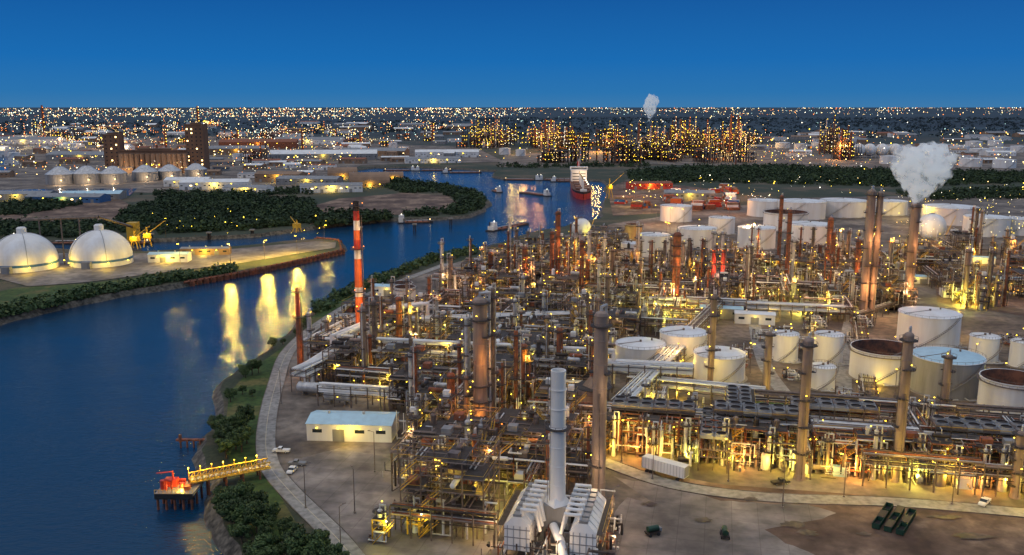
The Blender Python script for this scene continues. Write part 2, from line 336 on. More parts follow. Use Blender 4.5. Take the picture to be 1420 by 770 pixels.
def frame(mb,x0,y0,nx,ny,bay,lev,lh,r_,equip=True,steel="steel",lp=.45):
    zt=lev*lh
    for i in range(nx+1):
        for j in range(ny+1):
            t=zt-(lh if r_.random()<.25 else 0)
            mb.beam((x0+i*bay,y0+j*bay,0),(x0+i*bay,y0+j*bay,t),.34,steel)
    for k in range(1,lev+1):
        z=k*lh
        for i in range(nx+1): mb.beam((x0+i*bay,y0,z),(x0+i*bay,y0+ny*bay,z),.28,steel)
        for j in range(ny+1): mb.beam((x0,y0+j*bay,z),(x0+nx*bay,y0+j*bay,z),.28,steel)
        for i in range(nx):
            for j in range(ny):
                if r_.random()<.5:
                    mb.box(x0+(i+.5)*bay,y0+(j+.5)*bay,z+.22,bay-.1,bay-.1,.1,"grating")
                    if r_.random()<.75 and equip:
                        cx,cy=x0+(i+.5)*bay,y0+(j+.5)*bay; q=r_.random()
                        if q<.4: drum(mb,cx,cy,z+1.7,bay*.75,r_.uniform(.5,.9),r_.randint(0,1),r_.choice(PM))
                        elif q<.6: mb.lathe([(.9,z+.3),(.9,z+lh*.7),(.3,z+lh*.85)],cx,cy,r_.choice(PM),n=10)
                        elif q<.8: mb.box(cx,cy,z+1.2,bay*.5,bay*.45,1.8,r_.choice(["steel","grey_paint","white_paint","rusty_steel"]))
                        else:
                            for d in range(3): mb.pipe([(x0+i*bay+.6+d*.7,y0+j*bay,z+.7),(x0+i*bay+.6+d*.7,y0+(j+1)*bay,z+.7)],.2,r_.choice(PM))
                    if r_.random()<lp: mb.lamp(x0+(i+r_.random())*bay,y0+(j+r_.random())*bay,z-.7,r_.choice(["lamp_yellow","lamp_yellow","lamp_warm","lamp_white","lamp_orange"]),.21)
        for (a,b_) in (((x0,y0),(x0+nx*bay,y0)),((x0,y0+ny*bay),(x0+nx*bay,y0+ny*bay)),((x0,y0),(x0,y0+ny*bay)),((x0+nx*bay,y0),(x0+nx*bay,y0+ny*bay))):
            mb.beam((*a,z+1.2),(*b_,z+1.2),.08,"yellow_paint" if r_.random()<.5 else "steel")
        if k<=lev: stair(mb,x0+r_.choice([0,bay])+.5,y0-1,z-lh,z,bay*.8)
    for i in range(nx):
        for k in range(lev):
            if r_.random()<.4: mb.beam((x0+i*bay,y0,k*lh),(x0+(i+1)*bay,y0,(k+1)*lh),.2,steel)
            if r_.random()<.4: mb.beam((x0+i*bay,y0+ny*bay,(k+1)*lh),(x0+(i+1)*bay,y0+ny*bay,k*lh),.2,steel)
def tangle(mb,x0,x1,y0,y1,zm,nn,r_):
    for _ in range(nn):
        r=r_.choice([.12,.15,.2,.25,.35]); m=r_.choice(PM)
        x,y,z=r_.uniform(x0,x1),r_.uniform(y0,y1),r_.choice([.8,1.5,3,5,zm*.5,zm*.8,zm]); P=[(x,y,z)]
        for _ in range(r_.randint(2,5)):
            q=r_.choice([0,1,2,2])
            if q==0:x=min(x1,max(x0,x+r_.uniform(-9,9)))
            elif q==1:y=min(y1,max(y0,y+r_.uniform(-9,9)))
            else:z=r_.uniform(.5,zm)
            P.append((x,y,z))
        mb.pipe(P,r,m)
def rack(mb,x0,y0,l,w,levels,ax,r_,z1=6,lh=2.6,pm=None):
    def T(a,b,z): return (x0+a,y0+b,z) if ax==0 else (x0+b,y0+a,z)
    nf=max(1,int(l/6)); zt=z1+(levels-1)*lh
    for k in range(nf+1):
        a=l*k/nf
        for b_ in(0,w): mb.beam(T(a,b_,0),T(a,b_,zt+.6),.34,"steel")
        for q in range(levels): mb.beam(T(a,-.3,z1+q*lh),T(a,w+.3,z1+q*lh),.32,"steel")
    for q in range(levels):
        for b_ in(0,w): mb.beam(T(0,b_,z1+q*lh-.5),T(l,b_,z1+q*lh-.5),.22,"dark_steel")
        b_=.4
        while b_<w-.3:
            r=r_.choice([.1,.12,.15,.2,.25,.32])*(1.5 if pm else 1); mb.cyl(T(0,b_+r,z1+q*lh+.2+r),T(l,b_+r,z1+q*lh+.2+r),r,r_.choice(pm or PM),n=6); b_+=2*r+r_.uniform(.1,.7)
def finfan(mb,x0,y0,nx,ny,z,r_):
    w=4.5
    for i in range(nx):
        for j in range(ny):
            cx,cy=x0+(i+.5)*w,y0+(j+.5)*w
            mb.box(cx,cy,z+.5,w-.25,w-.25,1.,r_.choice(["steel","grey_paint"])); mb.lathe([(1.9,z+1),(1.8,z+1.6),(1.65,z+1.6),(1.65,z+1.2),(.02,z+1.2)],cx,cy,"silver_pipe",n=12,mats=["grey_paint","grey_paint","dark_steel","dark_steel"])
    for i in range(nx+1):
        for j in range(ny+1): mb.beam((x0+i*w,y0+j*w,0),(x0+i*w,y0+j*w,z),.3,"steel")
    mb.box(x0+nx*w/2,y0-.6,z+.1,nx*w,1.1,.12,"grating"); mb.beam((x0,y0-1.1,z+1.2),(x0+nx*w,y0-1.1,z+1.2),.08,"yellow_paint")
def mod_structure(seed,lv=None):
    r=random.Random(seed);mb=MB(); frame(mb,-13,-10,4,3,6,lv or r.choice([2,3,3,4]),4.4,r); tangle(mb,-14,14,-12,12,12,44,r)
    for k in range(2): drum(mb,r.uniform(-8,10),11,2,6,1.1,0,r.choice(PM))
    for k in range(r.choice([0,1,2])): column(mb,r.uniform(-12,12),r.uniform(8.5,12),0,r.uniform(13,28),r.uniform(.5,1.0),r.choice(["insulation","silver_pipe","steel"]),3,r)
    rack(mb,-15,-13.5,30,4,2,0,r); return mb
def mod_columns(seed):
    r=random.Random(seed);mb=MB(); frame(mb,-12,-3,4,2,5.5,r.choice([2,3]),4.5,r)
    for k,x in enumerate((-9,-5,-1,4,8,12)):
        if r.random()<.7: column(mb,x+r.uniform(-1,1),-7.5+r.uniform(-1,1),0,r.choice([11,15,19,24,32]),r.uniform(.5,1.3),r.choice(["insulation","silver_pipe","steel","rusty_steel"]),4,r,side=r.uniform(0,6))
    tangle(mb,-14,14,-12,12,12,40,r); rack(mb,-15,10,30,4,2,0,r); return mb
def mod_field(seed):
    r=random.Random(seed);mb=MB()
    for i in range(5):
        for j in range(3):
            x,y=-11.5+i*5.8,-8+j*7.5
            q=r.random()
            if q<.4: drum(mb,x,y,2.2,r.uniform(3.5,5),r.uniform(.6,1.1),r.randint(0,1),r.choice(PM))
            elif q<.6: mb.lathe([(1.4,0),(1.4,5),(1.,5.7),(.02,6)],x,y,r.choice(["white_paint","silver_pipe","insulation"]),n=12)
            elif q<.75: mb.box(x,y,1.5,4,3,3,r.choice(["white_paint","grey_paint","roof_blue"]))
            elif q<.9: column(mb,x,y,0,r.uniform(8,16),.6,"silver_pipe",2,r)
            if r.random()<.3: mb.beam((x+2.5,y,0),(x+2.5,y,6),.15,"steel"); mb.lamp(x+2.5,y,6.2,r=.24)
    mb.lamp(0,0,5,r=.24)
    tangle(mb,-14,14,-12,12,6,40,r); rack(mb,-15,-13.5,30,5,2,0,r); rack(mb,-2,-9,22,4,2,1,r,z1=7); return mb
def mod_furnace(seed):
    r=random.Random(seed);mb=MB()
    mb.box(-5,0,7.5,9,12,8,"insulation"); 
    for k in range(5): mb.box(-5,-5.8+k*2.9,7.5,9.3,.3,8.2,"steel")
    for k in range(3): mb.box(-5,0,5+k*2.6,9.4,12.4,.25,"steel")
    for i in(-1,1):
        for j in(-2,-.7,.7,2): mb.beam((-5+i*4,j*2.7,0),(-5+i*4,j*2.7,3.5),.4,"concrete")
    mb.lathe([(4,11.5),(1.4,15),(1.3,16)],-5,0,"insulation",n=4); column(mb,-5,0,15.5,r.uniform(12,18),1.0,r.choice(["grey_paint","rusty_steel"]),2,r)
    mb.ring(-5,0,11.6,1,6.6,"grating",n=8)
    frame(mb,3,-10,2,3,5.5,2,4.5,r); tangle(mb,-14,14,-12,12,8,26,r); rack(mb,-15,9.5,30,4,2,0,r)
    for k in(-4,0,4): mb.lamp(-5+k,-6.6,3.3,"lamp_yellow",.3)
    return mb
def mod_fans(seed):
    r=random.Random(seed);mb=MB(); rack(mb,-15,-5,30,9,2,0,r,z1=5,lh=2.5); finfan(mb,-13.5,-5,6,2,10.5,r)
    for k in range(4): drum(mb,-11+k*7,8,2,5,1,1,r.choice(PM))
    tangle(mb,-14,14,-12,-5,7,26,r); tangle(mb,-14,14,5,12,7,18,r)
    for k in range(4): mb.lamp(-13+k*8,-5.4,4.6,r=.24)
    for k in range(5): mb.cyl((-12+k*5,-9,0),(-12+k*5,-9,1.4),.5,"grey_paint"); mb.box(-11+k*5,-9,.7,1.4,.9,1.,"blue_paint" if k%2 else "grey_paint")
    return mb
GEN=[("process_structure",mod_structure,6),("distillation_unit",mod_columns,4),("exchanger_field",mod_field,4),("fired_furnace",mod_furnace,1),("air_cooler_bank",mod_fans,2)]
MODS=[]
for nm,fn,c in GEN:
    for k in range(c):
        b_=fn(100+len(MODS)*7); MODS.append((nm,b_.mesh(nm),b_.l))
b_=mod_structure(901,5); TALL=("process_structure",b_.mesh("process_structure"),b_.l)
SM=[]
def small_tower(seed):
    r=random.Random(seed);mb=MB(); frame(mb,-2,-2,1,1,4,r.choice([4,5,6]),3.6,r,lp=.4); 
    column(mb,0,0,0,r.uniform(16,26),.8,r.choice(["insulation","silver_pipe"]),3,r); mb.lamp(2.2,-2.2,9,r=.22); tangle(mb,-3,3,-3,3,14,10,r); return mb
def small_stack(seed):
    r=random.Random(seed);mb=MB(); column(mb,0,0,0,r.choice([12,16,22,32]),r.uniform(.4,.9),r.choice(["insulation","rusty_steel","rusty_steel","steel"]),4,r,lp=.35); mb.lamp(2,-2,4,r=.22); tangle(mb,-3,3,-3,3,6,8,r); return mb
def small_skid(seed):
    r=random.Random(seed);mb=MB(); tangle(mb,-5,5,-4,4,5,22,r); drum(mb,0,2,2,5,.8,0,"silver_pipe"); mb.box(2,-2,1.2,3,2,2.4,r.choice(["white_paint","grey_paint","rusty_steel"])); mb.beam((-3,-3,0),(-3,-3,7),.15,"steel"); mb.lamp(-3,-3,7.1); return mb
for nm,fn,c in(("access_tower",small_tower,3),("slender_column",small_stack,6),("pump_skid",small_skid,3)):
    for k in range(c): b_=fn(500+len(SM)*3); SM.append((nm,b_.mesh(nm),b_.l))
# ------------------------------------------------------------------ storage tanks
DISCS=[]
def tank(u,vb,wpx,h=12,kind="cone",wall="white_paint",roof="white_paint",name="storage_tank"):
    r=wpx/2*dist(vb)/F; x,y=G(u,vb); y+=r
    x=x*(y)/(y-r)
    DISCS.append((x,y,r+3)); mb=MB(); n=40
    mb.lathe([(r+1.2,0),(r+1.2,.35),(r+.02,.36)],0,0,"concrete",n=n)
    ks=4; pr=[]
    for k in range(ks):
        pr+=[(r+.05-.02*k,h*k/ks+.3*(k==0)),(r+.05-.02*k,h*(k+1)/ks-.05),(r+.01-.02*k,h*(k+1)/ks-.04)]
    mb.lathe(pr,0,0,wall,n=n); mb.lathe([(r,h-.05),(r+.35,h),(r+.35,h+.12),(r-.15,h+.12)],0,0,"white_paint",n=n)
    if kind=="cone":
        mb.lathe([(r-.1,h+.1),(r*.5,h+r*.055),(r*.15,h+r*.075),(.02,h+r*.078)],0,0,roof,n=n)
        mb.cyl((0,0,h+r*.07),(0,0,h+r*.07+.9),.5,"steel"); mb.cyl((r*.5,r*.3,h),(r*.5,r*.3,h+1.5),.4,"steel")
        mb.beam((0,0,h+r*.08+.1),(-r*.95,-r*.2,h+.25),.3,"steel")
    else:
        d=h*.55; mb.lathe([(r-.15,h+.12),(r-.15,h-d)],0,0,"rust_floor",n=n); mb.lathe([(r-.15,h-d),(r-1.2,h-d+.5),(r-2,h-d),(.02,h-d+.1)],0,0,"rust_floor",n=n,mats=["rusty_steel","steel","rust_floor"])
        mb.ring(0,0,h-1.2,r,r+.9,"steel",n=32,h=.12,rail=True)
        mb.beam((r-.4,0,h),(-r*.2,0,h-d+.6),.6,"steel")
    for k in range(28):
        a=2*math.pi*k/28;b=2*math.pi*(k+1)/28
        mb.beam(((r+.2)*math.cos(a),(r+.2)*math.sin(a),h+1.1),((r+.2)*math.cos(b),(r+.2)*math.sin(b),h+1.1),.08,"steel")
        mb.beam(((r+.2)*math.cos(a),(r+.2)*math.sin(a),h),((r+.2)*math.cos(a),(r+.2)*math.sin(a),h+1.1),.08,"steel")
    a0=math.radians(R.uniform(200,260)); span=min(2.2,h*1.3/r)
    for k in range(24):
        a=a0+span*k/24;b=a0+span*(k+1)/24; z0=h*k/24;z1=h*(k+1)/24
        P=[((r+q)*math.cos(t),(r+q)*math.sin(t)) for t,q in((a,.05),(a,1.),(b,1.),(b,.05))]
        mb.face([(P[0][0],P[0][1],z1),(P[1][0],P[1][1],z1),(P[2][0],P[2][1],z1),(P[3][0],P[3][1],z1)],"steel")
        mb.beam((*P[1],z0+.1),(*P[2],z1+.1),.2,"grey_paint"); mb.beam((*P[1],z0+1.2),(*P[2],z1+1.2),.08,"steel")
    for q in range(3):
        a=math.radians(250+q*25); c,s_=math.cos(a),math.sin(a)
        mb.pipe([(c*r,s_*r,1),(c*(r+3),s_*(r+3),1),(c*(r+3)+3,s_*(r+3),1)],.22,"silver_pipe")
    return mb.obj(name,(x,y,0))
for t in [(887,521,70,11),(946,509,66,13),(996,534,72,10.5),(1087,504,36,12),(1147,507,39,12.5),(1139,543,34,9),(1285,484,82,14),(1362,505,38,11),(1414,512,30,11)]: tank(*t)
tank(1222,536,90,12.5,"open"); tank(1309,556,96,14,"cone","grey_paint","roof_blue"); tank(1398,585,84,13,"open","white_paint")
for t in [(937,309,44,15),(1060,302,48,16),(1110,306,66,17),(1168,303,64,16),(1088,322,60,16),(1048,347,52,16),(906,358,44,16),(966,348,54,16),(1122,340,62,15),(1232,300,48,14),(1315,314,74,16),(1366,330,60,16),(1414,328,44,14),(875,366,28,14),(878,336,24,14),(1000,326,36,14),(562,425,30,10),(558,416,28,9)]:
    tank(*t,kind="open" if R.random()<.15 else "cone",wall="white_paint" if R.random()<.9 else "tan_wall")
for t in [(x,y,w,15) for x,y,w in [(1085,206,20),(1110,208,18),(1135,206,20),(1240,210,22),(1262,222,26),(1295,214,24),(1330,212,26),(1358,216,28),(1385,214,26),(1412,212,22),(1345,232,30),(1392,234,30),(1300,232,24),(1232,228,24),(700,215,16),(722,217,14),(560,213,14),(668,205,12),(1180,200,16),(1350,204,22),(1380,203,20),(180,212,14),(100,208,14),(20,222,16),(330,224,14),(345,225,14),(545,206,12),(470,212,12)]]: tank(*t)
def sphere_tank(u,v,r):
    x,y=G(u,v); mb=MB(); c=r+3; mb.lathe([(max(.02,r*math.sin(t)),c-r*math.cos(t)) for t in np.linspace(0,math.pi,13)],0,0,"white_paint",n=24)
    for k in range(8):
        a=k*math.pi/4; mb.cyl((r*.95*math.cos(a),r*.95*math.sin(a),0),(r*.95*math.cos(a),r*.95*math.sin(a),c),.35,"white_paint")
    mb.ring(0,0,c+r,0.1,1.6,"steel",n=10); stair(mb,r*.3,-r,0,c+r*.9,r*.9)
    mb.obj("spherical_tank",(x,y,0)); DISCS.append((x,y,r+2))
sphere_tank(1290,338,11)
sphere_tank(806,334,8)
for u in(1190,1205,1222,1240): sphere_tank(u,219,14)
# ------------------------------------------------------------------ hero stacks and columns
def at(u,v): return (*G(u,v),0)
def hstack(vt,vb): return H*(1-(vt-148)/(vb-148))
def hero_column(u,vt,vb,wpx,mt="insulation",pl=7,name="distillation_column",lm="lamp_yellow",sd=1,glow=None):
    mb=MB(); h=hstack(vt,vb); column(mb,0,0,0,h,wpx/2*dist(vb)/F,mt,pl,random.Random(int(u)),lm,side=sd)
    o=mb.obj(name,at(u,vb)); DISCS.append((*G(u,vb),4))
    if glow:
        light(o,(-2,-7,h*.25),glow[0],glow[1]); light(o,(2,-7,h*.6),glow[0]*.6,glow[1])
    return o
hero_column(829,420,706,19,"insulation",4,glow=(1800,WARM)); hero_column(667,405,622,20,"insulation",9,sd=.3,glow=(3200,ORG)); hero_column(684,388,618,6,"steel",4)
hero_column(649,430,615,7,"silver_pipe",4)
hero_column(573,478,610,9,"silver_pipe",4)
for a in [(985,402,532,9),(1062,455,552,10),(1109,458,664,13),(1243,450,668,13),(1307,485,590,10),(1407,590,690,12)]: hero_column(*a,mt="insulation",pl=5,glow=(1500,YEL))
for a in [(773,290,405,7),(806,330,420,6),(936,320,425,11),(1147,300,385,8),(1090,288,395,6),(1078,268,385,5),(1196,260,440,11),(1208,262,440,8),(1258,278,430,12),(728,340,410,8),(965,360,420,6),(1187,330,400,7),(765,318,408,6),(1152,320,390,6)]:
    hero_column(*a,mt="insulation" if a[0] in(1196,1208,1258) else "rusty_steel",pl=7,glow=(5000,(1,.45,.15)) if a[3]>6 else None)
def chimney(name,u,vt,vb,wpx,bands,pl=2):
    mb=MB(); h=hstack(vt,vb); r=wpx/2*dist(vb)/F; nb=len(bands)
    for k,m in enumerate(bands):
        z0,z1=h*k/nb,h*(k+1)/nb; ra,rb=r*(1.25-.45*k/nb),r*(1.25-.45*(k+1)/nb)
        mb.lathe([(ra,z0),(rb,z1-.1),(rb+.08,z1-.1),(rb+.08,z1)],0,0,m,n=18)
    mb.lathe([(r*.8,h),(r*.6,h),(r*.6,h-4),(.02,h-4)],0,0,"dark_steel",n=18)
    for k in range(pl): 
        z=h*(.98-.3*k); mb.ring(0,0,z-1,r*.8,r+1.5,"grating",n=12)
        for q in range(3): mb.lamp((r+1.2)*math.cos(q*2.1),(r+1.2)*math.sin(q*2.1),z+.5,"lamp_orange",.25)
    for d in(-.3,.3): mb.beam((d,-r*1.3,0),(d,-r*.85,h),.12,"steel")
    mb.pipe([(r*1.35,0,0),(r*1.35,0,h*.9)],.2,"steel")
    return mb.obj(name,at(u,vb))
o=chimney("striped_flare_stack",500,275,475,10,["white_paint","orange_paint","orange_paint","orange_paint","orange_paint","white_paint","orange_paint","orange_paint","orange_paint","white_paint","red_paint","orange_paint","white_paint","red_paint","dark_steel"],pl=3);DISCS.append((*G(500,475),5))
for z in(5,20,36,52): light(o,(2.5,-9,z),3400,(1,.55,.2))
o=chimney("red_vent_stack",417,395,515,7,["rusty_steel","rusty_steel","red_paint"]); light(o,(3,-6,8),1000,ORG)
for u in(988,1001): o=chimney("red_vent_stack",u,345,402,6,["red_paint"]*3); light(o,(0,-8,14),4000,(1,.5,.3))
# white heater with its stack
def heater():
    mb=MB(); h=46
    mb.lathe([(2.15,11),(2.05,30),(1.95,30),(1.9,h),(1.6,h),(1.6,h-3),(.02,h-3)],0,0,"white_paint",n=24)
    for z in(16,21,26,31,36,41): mb.lathe([(2.06,z),(2.2,z+.05),(2.2,z+.3),(2.0,z+.35)],0,0,"white_paint",n=24)
    mb.ring(0,0,31,2,3.4,"grating",n=12)
    for d in(-.3,.3): mb.beam((d-2.0,-1.4,9),(d-2.0,-1.4,h-1),.1,"steel")
    mb.box(0,0,8,6.5,5,6,"grey_paint"); mb.lathe([(4,11),(2.2,13)],0,0,"white_paint",n=4)
    for sx in(-1,1):
        for k in range(7):
            y=-9+k*2.9; x=sx*8.2; hh=6.6
            mb.box(x,y,2+hh/2,6.4,2.55,hh,"white_paint")
            i=[(x-3.2,y-1.27,2+hh),(x+3.2,y-1.27,2+hh),(x+3.2,y+1.27,2+hh),(x-3.2,y+1.27,2+hh)]
            t=[(x-1.1,y-1.0,4.2+hh),(x+1.1,y-1.0,4.2+hh),(x+1.1,y+1.0,4.2+hh),(x-1.1,y+1.0,4.2+hh)]
            for a in range(4): mb.face([i[a],i[(a+1)%4],t[(a+1)%4],t[a]],"white_paint")
            mb.box(x,y,4.5+hh,2.1,2.,.7,"grey_paint")
            mb.pipe([(x-sx*1,y,4.6+hh),(x-sx*1,y,5.8+hh),(x-sx*4.5,y,5.8+hh),(x-sx*5.5,y,7.5)],.45,"white_paint",n=8)
            for z in(3.2,5.4,7.6):
                mb.box(x,y-1.3,z,6.6,.12,.25,"grey_paint"); mb.box(x+sx*3.25,y,z,.14,2.6,.25,"grey_paint")
            for q in range(4): mb.box(x-2.4+q*1.6,y-1.3,5.3,.14,.1,6.4,"grey_paint")
            mb.box(x+sx*3.25,y,5,.12,1,1.2,"dark_steel")
            mb.beam((x+sx*3,y,0),(x+sx*3,y,2),.4,"steel");mb.beam((x-sx*3,y,0),(x-sx*3,y,2),.4,"steel")
        for z in(4.4,8.6): 
            mb.box(sx*12.3,-.3,z,1.5,21,.1,"grating"); mb.beam((sx*13,-10.8,z+1.1),(sx*13,10,z+1.1),.08,"yellow_paint"); 
            for k in range(8): mb.beam((sx*13,-10.8+k*3,0),(sx*13,-10.8+k*3,z+1.1),.12,"steel")
            for k in range(3): mb.lamp(sx*12.6,-9+k*8,z-.6,"lamp_white",.22)
    mb.pipe([(0,-4,6),(2.5,-9,5),(4,-13,3),(4,-16,1)],1.1,"white_paint",n=12)
    tangle(mb,-13,13,9,15,9,32,random.Random(3)); tangle(mb,-4.5,4.5,-12,-3,6,20,random.Random(5)); tangle(mb,-16,16,-15,-9,5,34,random.Random(6)); tangle(mb,9,16,-10,10,7,24,random.Random(8))
    o=mb.obj("process_heater_with_stack",at(772,752),GR)
    for p_ in((-15,-6,5),(15,-4,5),(0,-13,7),(-14,8,8),(14,8,8)): light(o,p_,1500,(1,.66,.34))
    DISCS.append((*G(772,752),15))
heater()
# ------------------------------------------------------------------ process area fill
PA=px([(455,520),(480,470),(560,425),(660,378),(760,348),(850,335),(900,378),(1010,362),(1240,360),(1250,425),(1190,440),(1030,432),(960,440),(900,470),(850,480),(840,540),(835,640),(740,665),(600,680),(560,640),(552,600),(552,550),(455,555)])
PB=px([(862,585),(930,578),(1500,612),(1640,715),(1420,700),(1000,672),(862,640)])
PC=px([(1260,345),(1420,350),(1560,360),(1600,440),(1420,440),(1290,430)])
PT=px([(1000,455),(1200,448),(1260,500),(1420,470),(1420,560),(1180,570),(1000,545),(860,535),(850,480)])
cells=0; RL=random.Random(11)
LOW=[m for m in MODS if m[0] in("exchanger_field","air_cooler_bank")]
def place(x,y,mod,nl=2,e=1400,gl=None):
    nm,me,ls=mod
    o=inst(nm,me,(x,y,0),GR+RL.choice([0,0,math.pi,math.pi,math.pi/2]) ,RL.uniform(.9,1.1))
    glow=gl or RL.choice([.15,.3,.9,1.5,2.8])
    for p_ in RL.sample(ls,min(nl,len(ls))): light(o,p_,RL.uniform(.6,1.4)*e*glow,RL.choice([YEL,YEL,YEL,LIME,WARM,ORG]),.4)
    if glow>.2: light(o,(RL.uniform(-10,10),RL.choice([-14,14,-6]),3.5),RL.uniform(.8,2.0)*e*glow,RL.choice([YEL,YEL,LIME,ORG]),.5)
for i in range(-34,66):
    for j in range(-5,64):
        a=i*29+((j%2)*9)+RL.uniform(-2,2); b=j*26.5+RL.uniform(-1.5,1.5)
        x=a*EX[0]+b*EY[0]; y=120+a*EX[1]+b*EY[1]
        inA,inB,inC=inpoly(x,y,PA),inpoly(x,y,PB),inpoly(x,y,PC)
        if not(inA or inB or inC): continue
        if inC and RL.random()<.6: continue
        if any(math.hypot(x-dx,y-dy)<dr+11 for dx,dy,dr in DISCS if dr>6): continue
        wt=[{"process_structure":1.2,"distillation_unit":.9,"exchanger_field":.8,"fired_furnace":.8,"air_cooler_bank":.5}[m[0]] for m in MODS]
        mod=RL.choice(LOW) if inB else RL.choices(MODS,wt)[0]
        cells+=1
        place(x,y,mod,nl=2 if y<600 else 1,e=1500 if y<420 else 3800)
for (u,v,k) in [(600,672,0),(700,662,3),(745,640,2),(640,655,1)]: place(*G(u,v),MODS[k],nl=3,e=1700,gl=1.1)
place(*G(632,722),TALL,nl=5,e=1500,gl=1.2)
for P,cnt,ms in((PA,215,SM),(PC,20,SM),(PT,20,SM[9:]),(px([(560,640),(560,610),(700,600),(830,600),(830,690),(740,715),(600,735)]),22,SM)):
    x0,x1,y0,y1=bbox(P); c=0
    for _ in range(cnt*6):
        x,y=RL.uniform(x0,x1),RL.uniform(y0,y1)
        if inpoly(x,y,P) and not any(math.hypot(x-dx,y-dy)<dr+(3 if dr>6 else 0) for dx,dy,dr in DISCS):
            nm,me,ls=RL.choice(ms); o=inst(nm,me,(x,y,0),GR+RL.choice([0,1.57,3.14]),RL.uniform(.7,1.15)); c+=1
            if c%5==0: light(o,RL.choice(ls),3600 if y>420 else 1500,RL.choice([YEL,ORG,ORG,LIME]),.4)
            if c>=cnt: break
# front right unit
for k in range(5):
    mb=MB(); r=random.Random(50+k); rack(mb,-16,-5,32,10,3,0,r,z1=5,lh=2.8)
    if k!=2: finfan(mb,-13.5,-5,6,2,13.5 if k%2 else 12.5,r)
    frame(mb,-16,-13,5,1,6.2,3,3.8,r,steel="rusty_steel"); tangle(mb,-16,16,-16,-5,12,80,r)
    for q in range(9): mb.lathe([(.55,0),(.55,r.uniform(4,7)),(.2,7.2)],-15+q*3.7,-14.6+r.uniform(-1,1),r.choice(["white_paint","silver_pipe","insulation","steel"]),n=10)
    for q in range(9): mb.lamp(-16+q*3.9,-14.5-r.random()*2,r.choice([3,4,7,11]),"lamp_yellow",.22)
    for q in(-11,3,12): column(mb,q+r.uniform(-2,2),-15.5,0,r.uniform(9,15),.6,r.choice(["insulation","silver_pipe"]),2,r)
    o=mb.obj("cooling_and_pipe_structure",(G(905,612)[0]+k*33*EX[0],G(905,612)[1]+k*33*EX[1],0),GR)
    for q in range(4): light(o,(-12+q*8,-18,3.6),(1500,3200)[q%2],(YEL,ORG,YEL,LIME)[q],.4)
    for q in range(2): light(o,(-8+q*16,-2,4),2000,YEL,.4)
def long_rack(p,q,w,lv,z1=6.5,seed=0,pm=None):
    a=Vector(p);b=Vector(q);l=(b-a).length; mb=MB(); rack(mb,0,-w/2,l,w,lv,0,random.Random(seed),z1=z1,pm=pm)
    for k in range(int(l/16)): mb.lamp(8+k*16,-w/2-.4,z1-.8,"lamp_yellow",.22)
    o=mb.obj("pipe_rack",(a.x,a.y,0),math.atan2(b.y-a.y,b.x-a.x))
    for k in range(int(l/50)): light(o,(20+k*50,-w/2-.6,z1-1.3),1800,YEL)
WP=["white_paint","white_paint","silver_pipe"]
for s_,(p,q,w,lv,z1,pm) in enumerate([((415,545),(545,480),7,2,6.5,WP),((480,520),(960,548),6,2,8.5,WP),((470,540),(700,560),5,2,6,None),((860,590),(955,490),8,2,6,WP),((545,470),(870,458),8,2,7,WP),((1040,572),(1500,606),6,2,5,None),((640,420),(1180,445),7,2,4.5,WP),((955,480),(1050,380),7,2,5,None),((1205,560),(1190,445),6,1,3,None),((870,545),(1060,565),5,2,4,WP),((600,400),(850,420),6,2,6,None),((1190,447),(1240,430),6,1,4,None),((430,500),(540,440),7,2,6,WP),((445,560),(560,568),5,2,5,WP)]):
    long_rack(G(*p),G(*q),w,lv,seed=s_,z1=z1,pm=pm)
mb=MB()
P=[G(425,535),G(462,510),G(500,492),G(545,468),G(585,462)]
for dx in(0,3):
    mb.pipe([(P[0][0]+dx,P[0][1],1),(P[0][0]+dx,P[0][1],9),(P[1][0]+dx,P[1][1],9),(P[1][0]+dx,P[1][1],14),(P[2][0]+dx,P[2][1],14),(P[2][0]+dx,P[2][1],11),(P[3][0]+dx,P[3][1],11),(P[3][0]+dx,P[3][1],15),(P[4][0]+dx,P[4][1],15),(P[4][0]+dx,P[4][1],5)],.95,"white_paint",n=12)
for dz,dy in((16,0),(14,3)):
    A=G(500,520);B=G(850,540); M_=((A[0]+B[0])/2,(A[1]+B[1])/2)
    mb.pipe([(A[0],A[1]+dy,2),(A[0],A[1]+dy,dz),(M_[0],M_[1]+dy,dz),(M_[0],M_[1]+dy+5,dz),(M_[0]+6,M_[1]+dy+5,dz),(M_[0]+6,M_[1]+dy-1,dz),(B[0],B[1]+dy,dz),(B[0],B[1]+dy,3)],.75,"white_paint",n=12)
for k in range(12): t=k/11; xx,yy=A[0]+(B[0]-A[0])*t,A[1]+(B[1]-A[1])*t; mb.beam((xx,yy,0),(xx,yy,15.2),.4,"steel"); mb.beam((xx,yy+3,0),(xx,yy+3,13.2),.4,"steel")
mb.obj("insulated_pipeline")
for u,v in[(432,548),(470,560),(600,612),(905,560)]:
    mb=MB(); drum(mb,0,0,3.2,10,2,0,"silver_pipe"); mb.obj("horizontal_drum",at(u,v),GR)
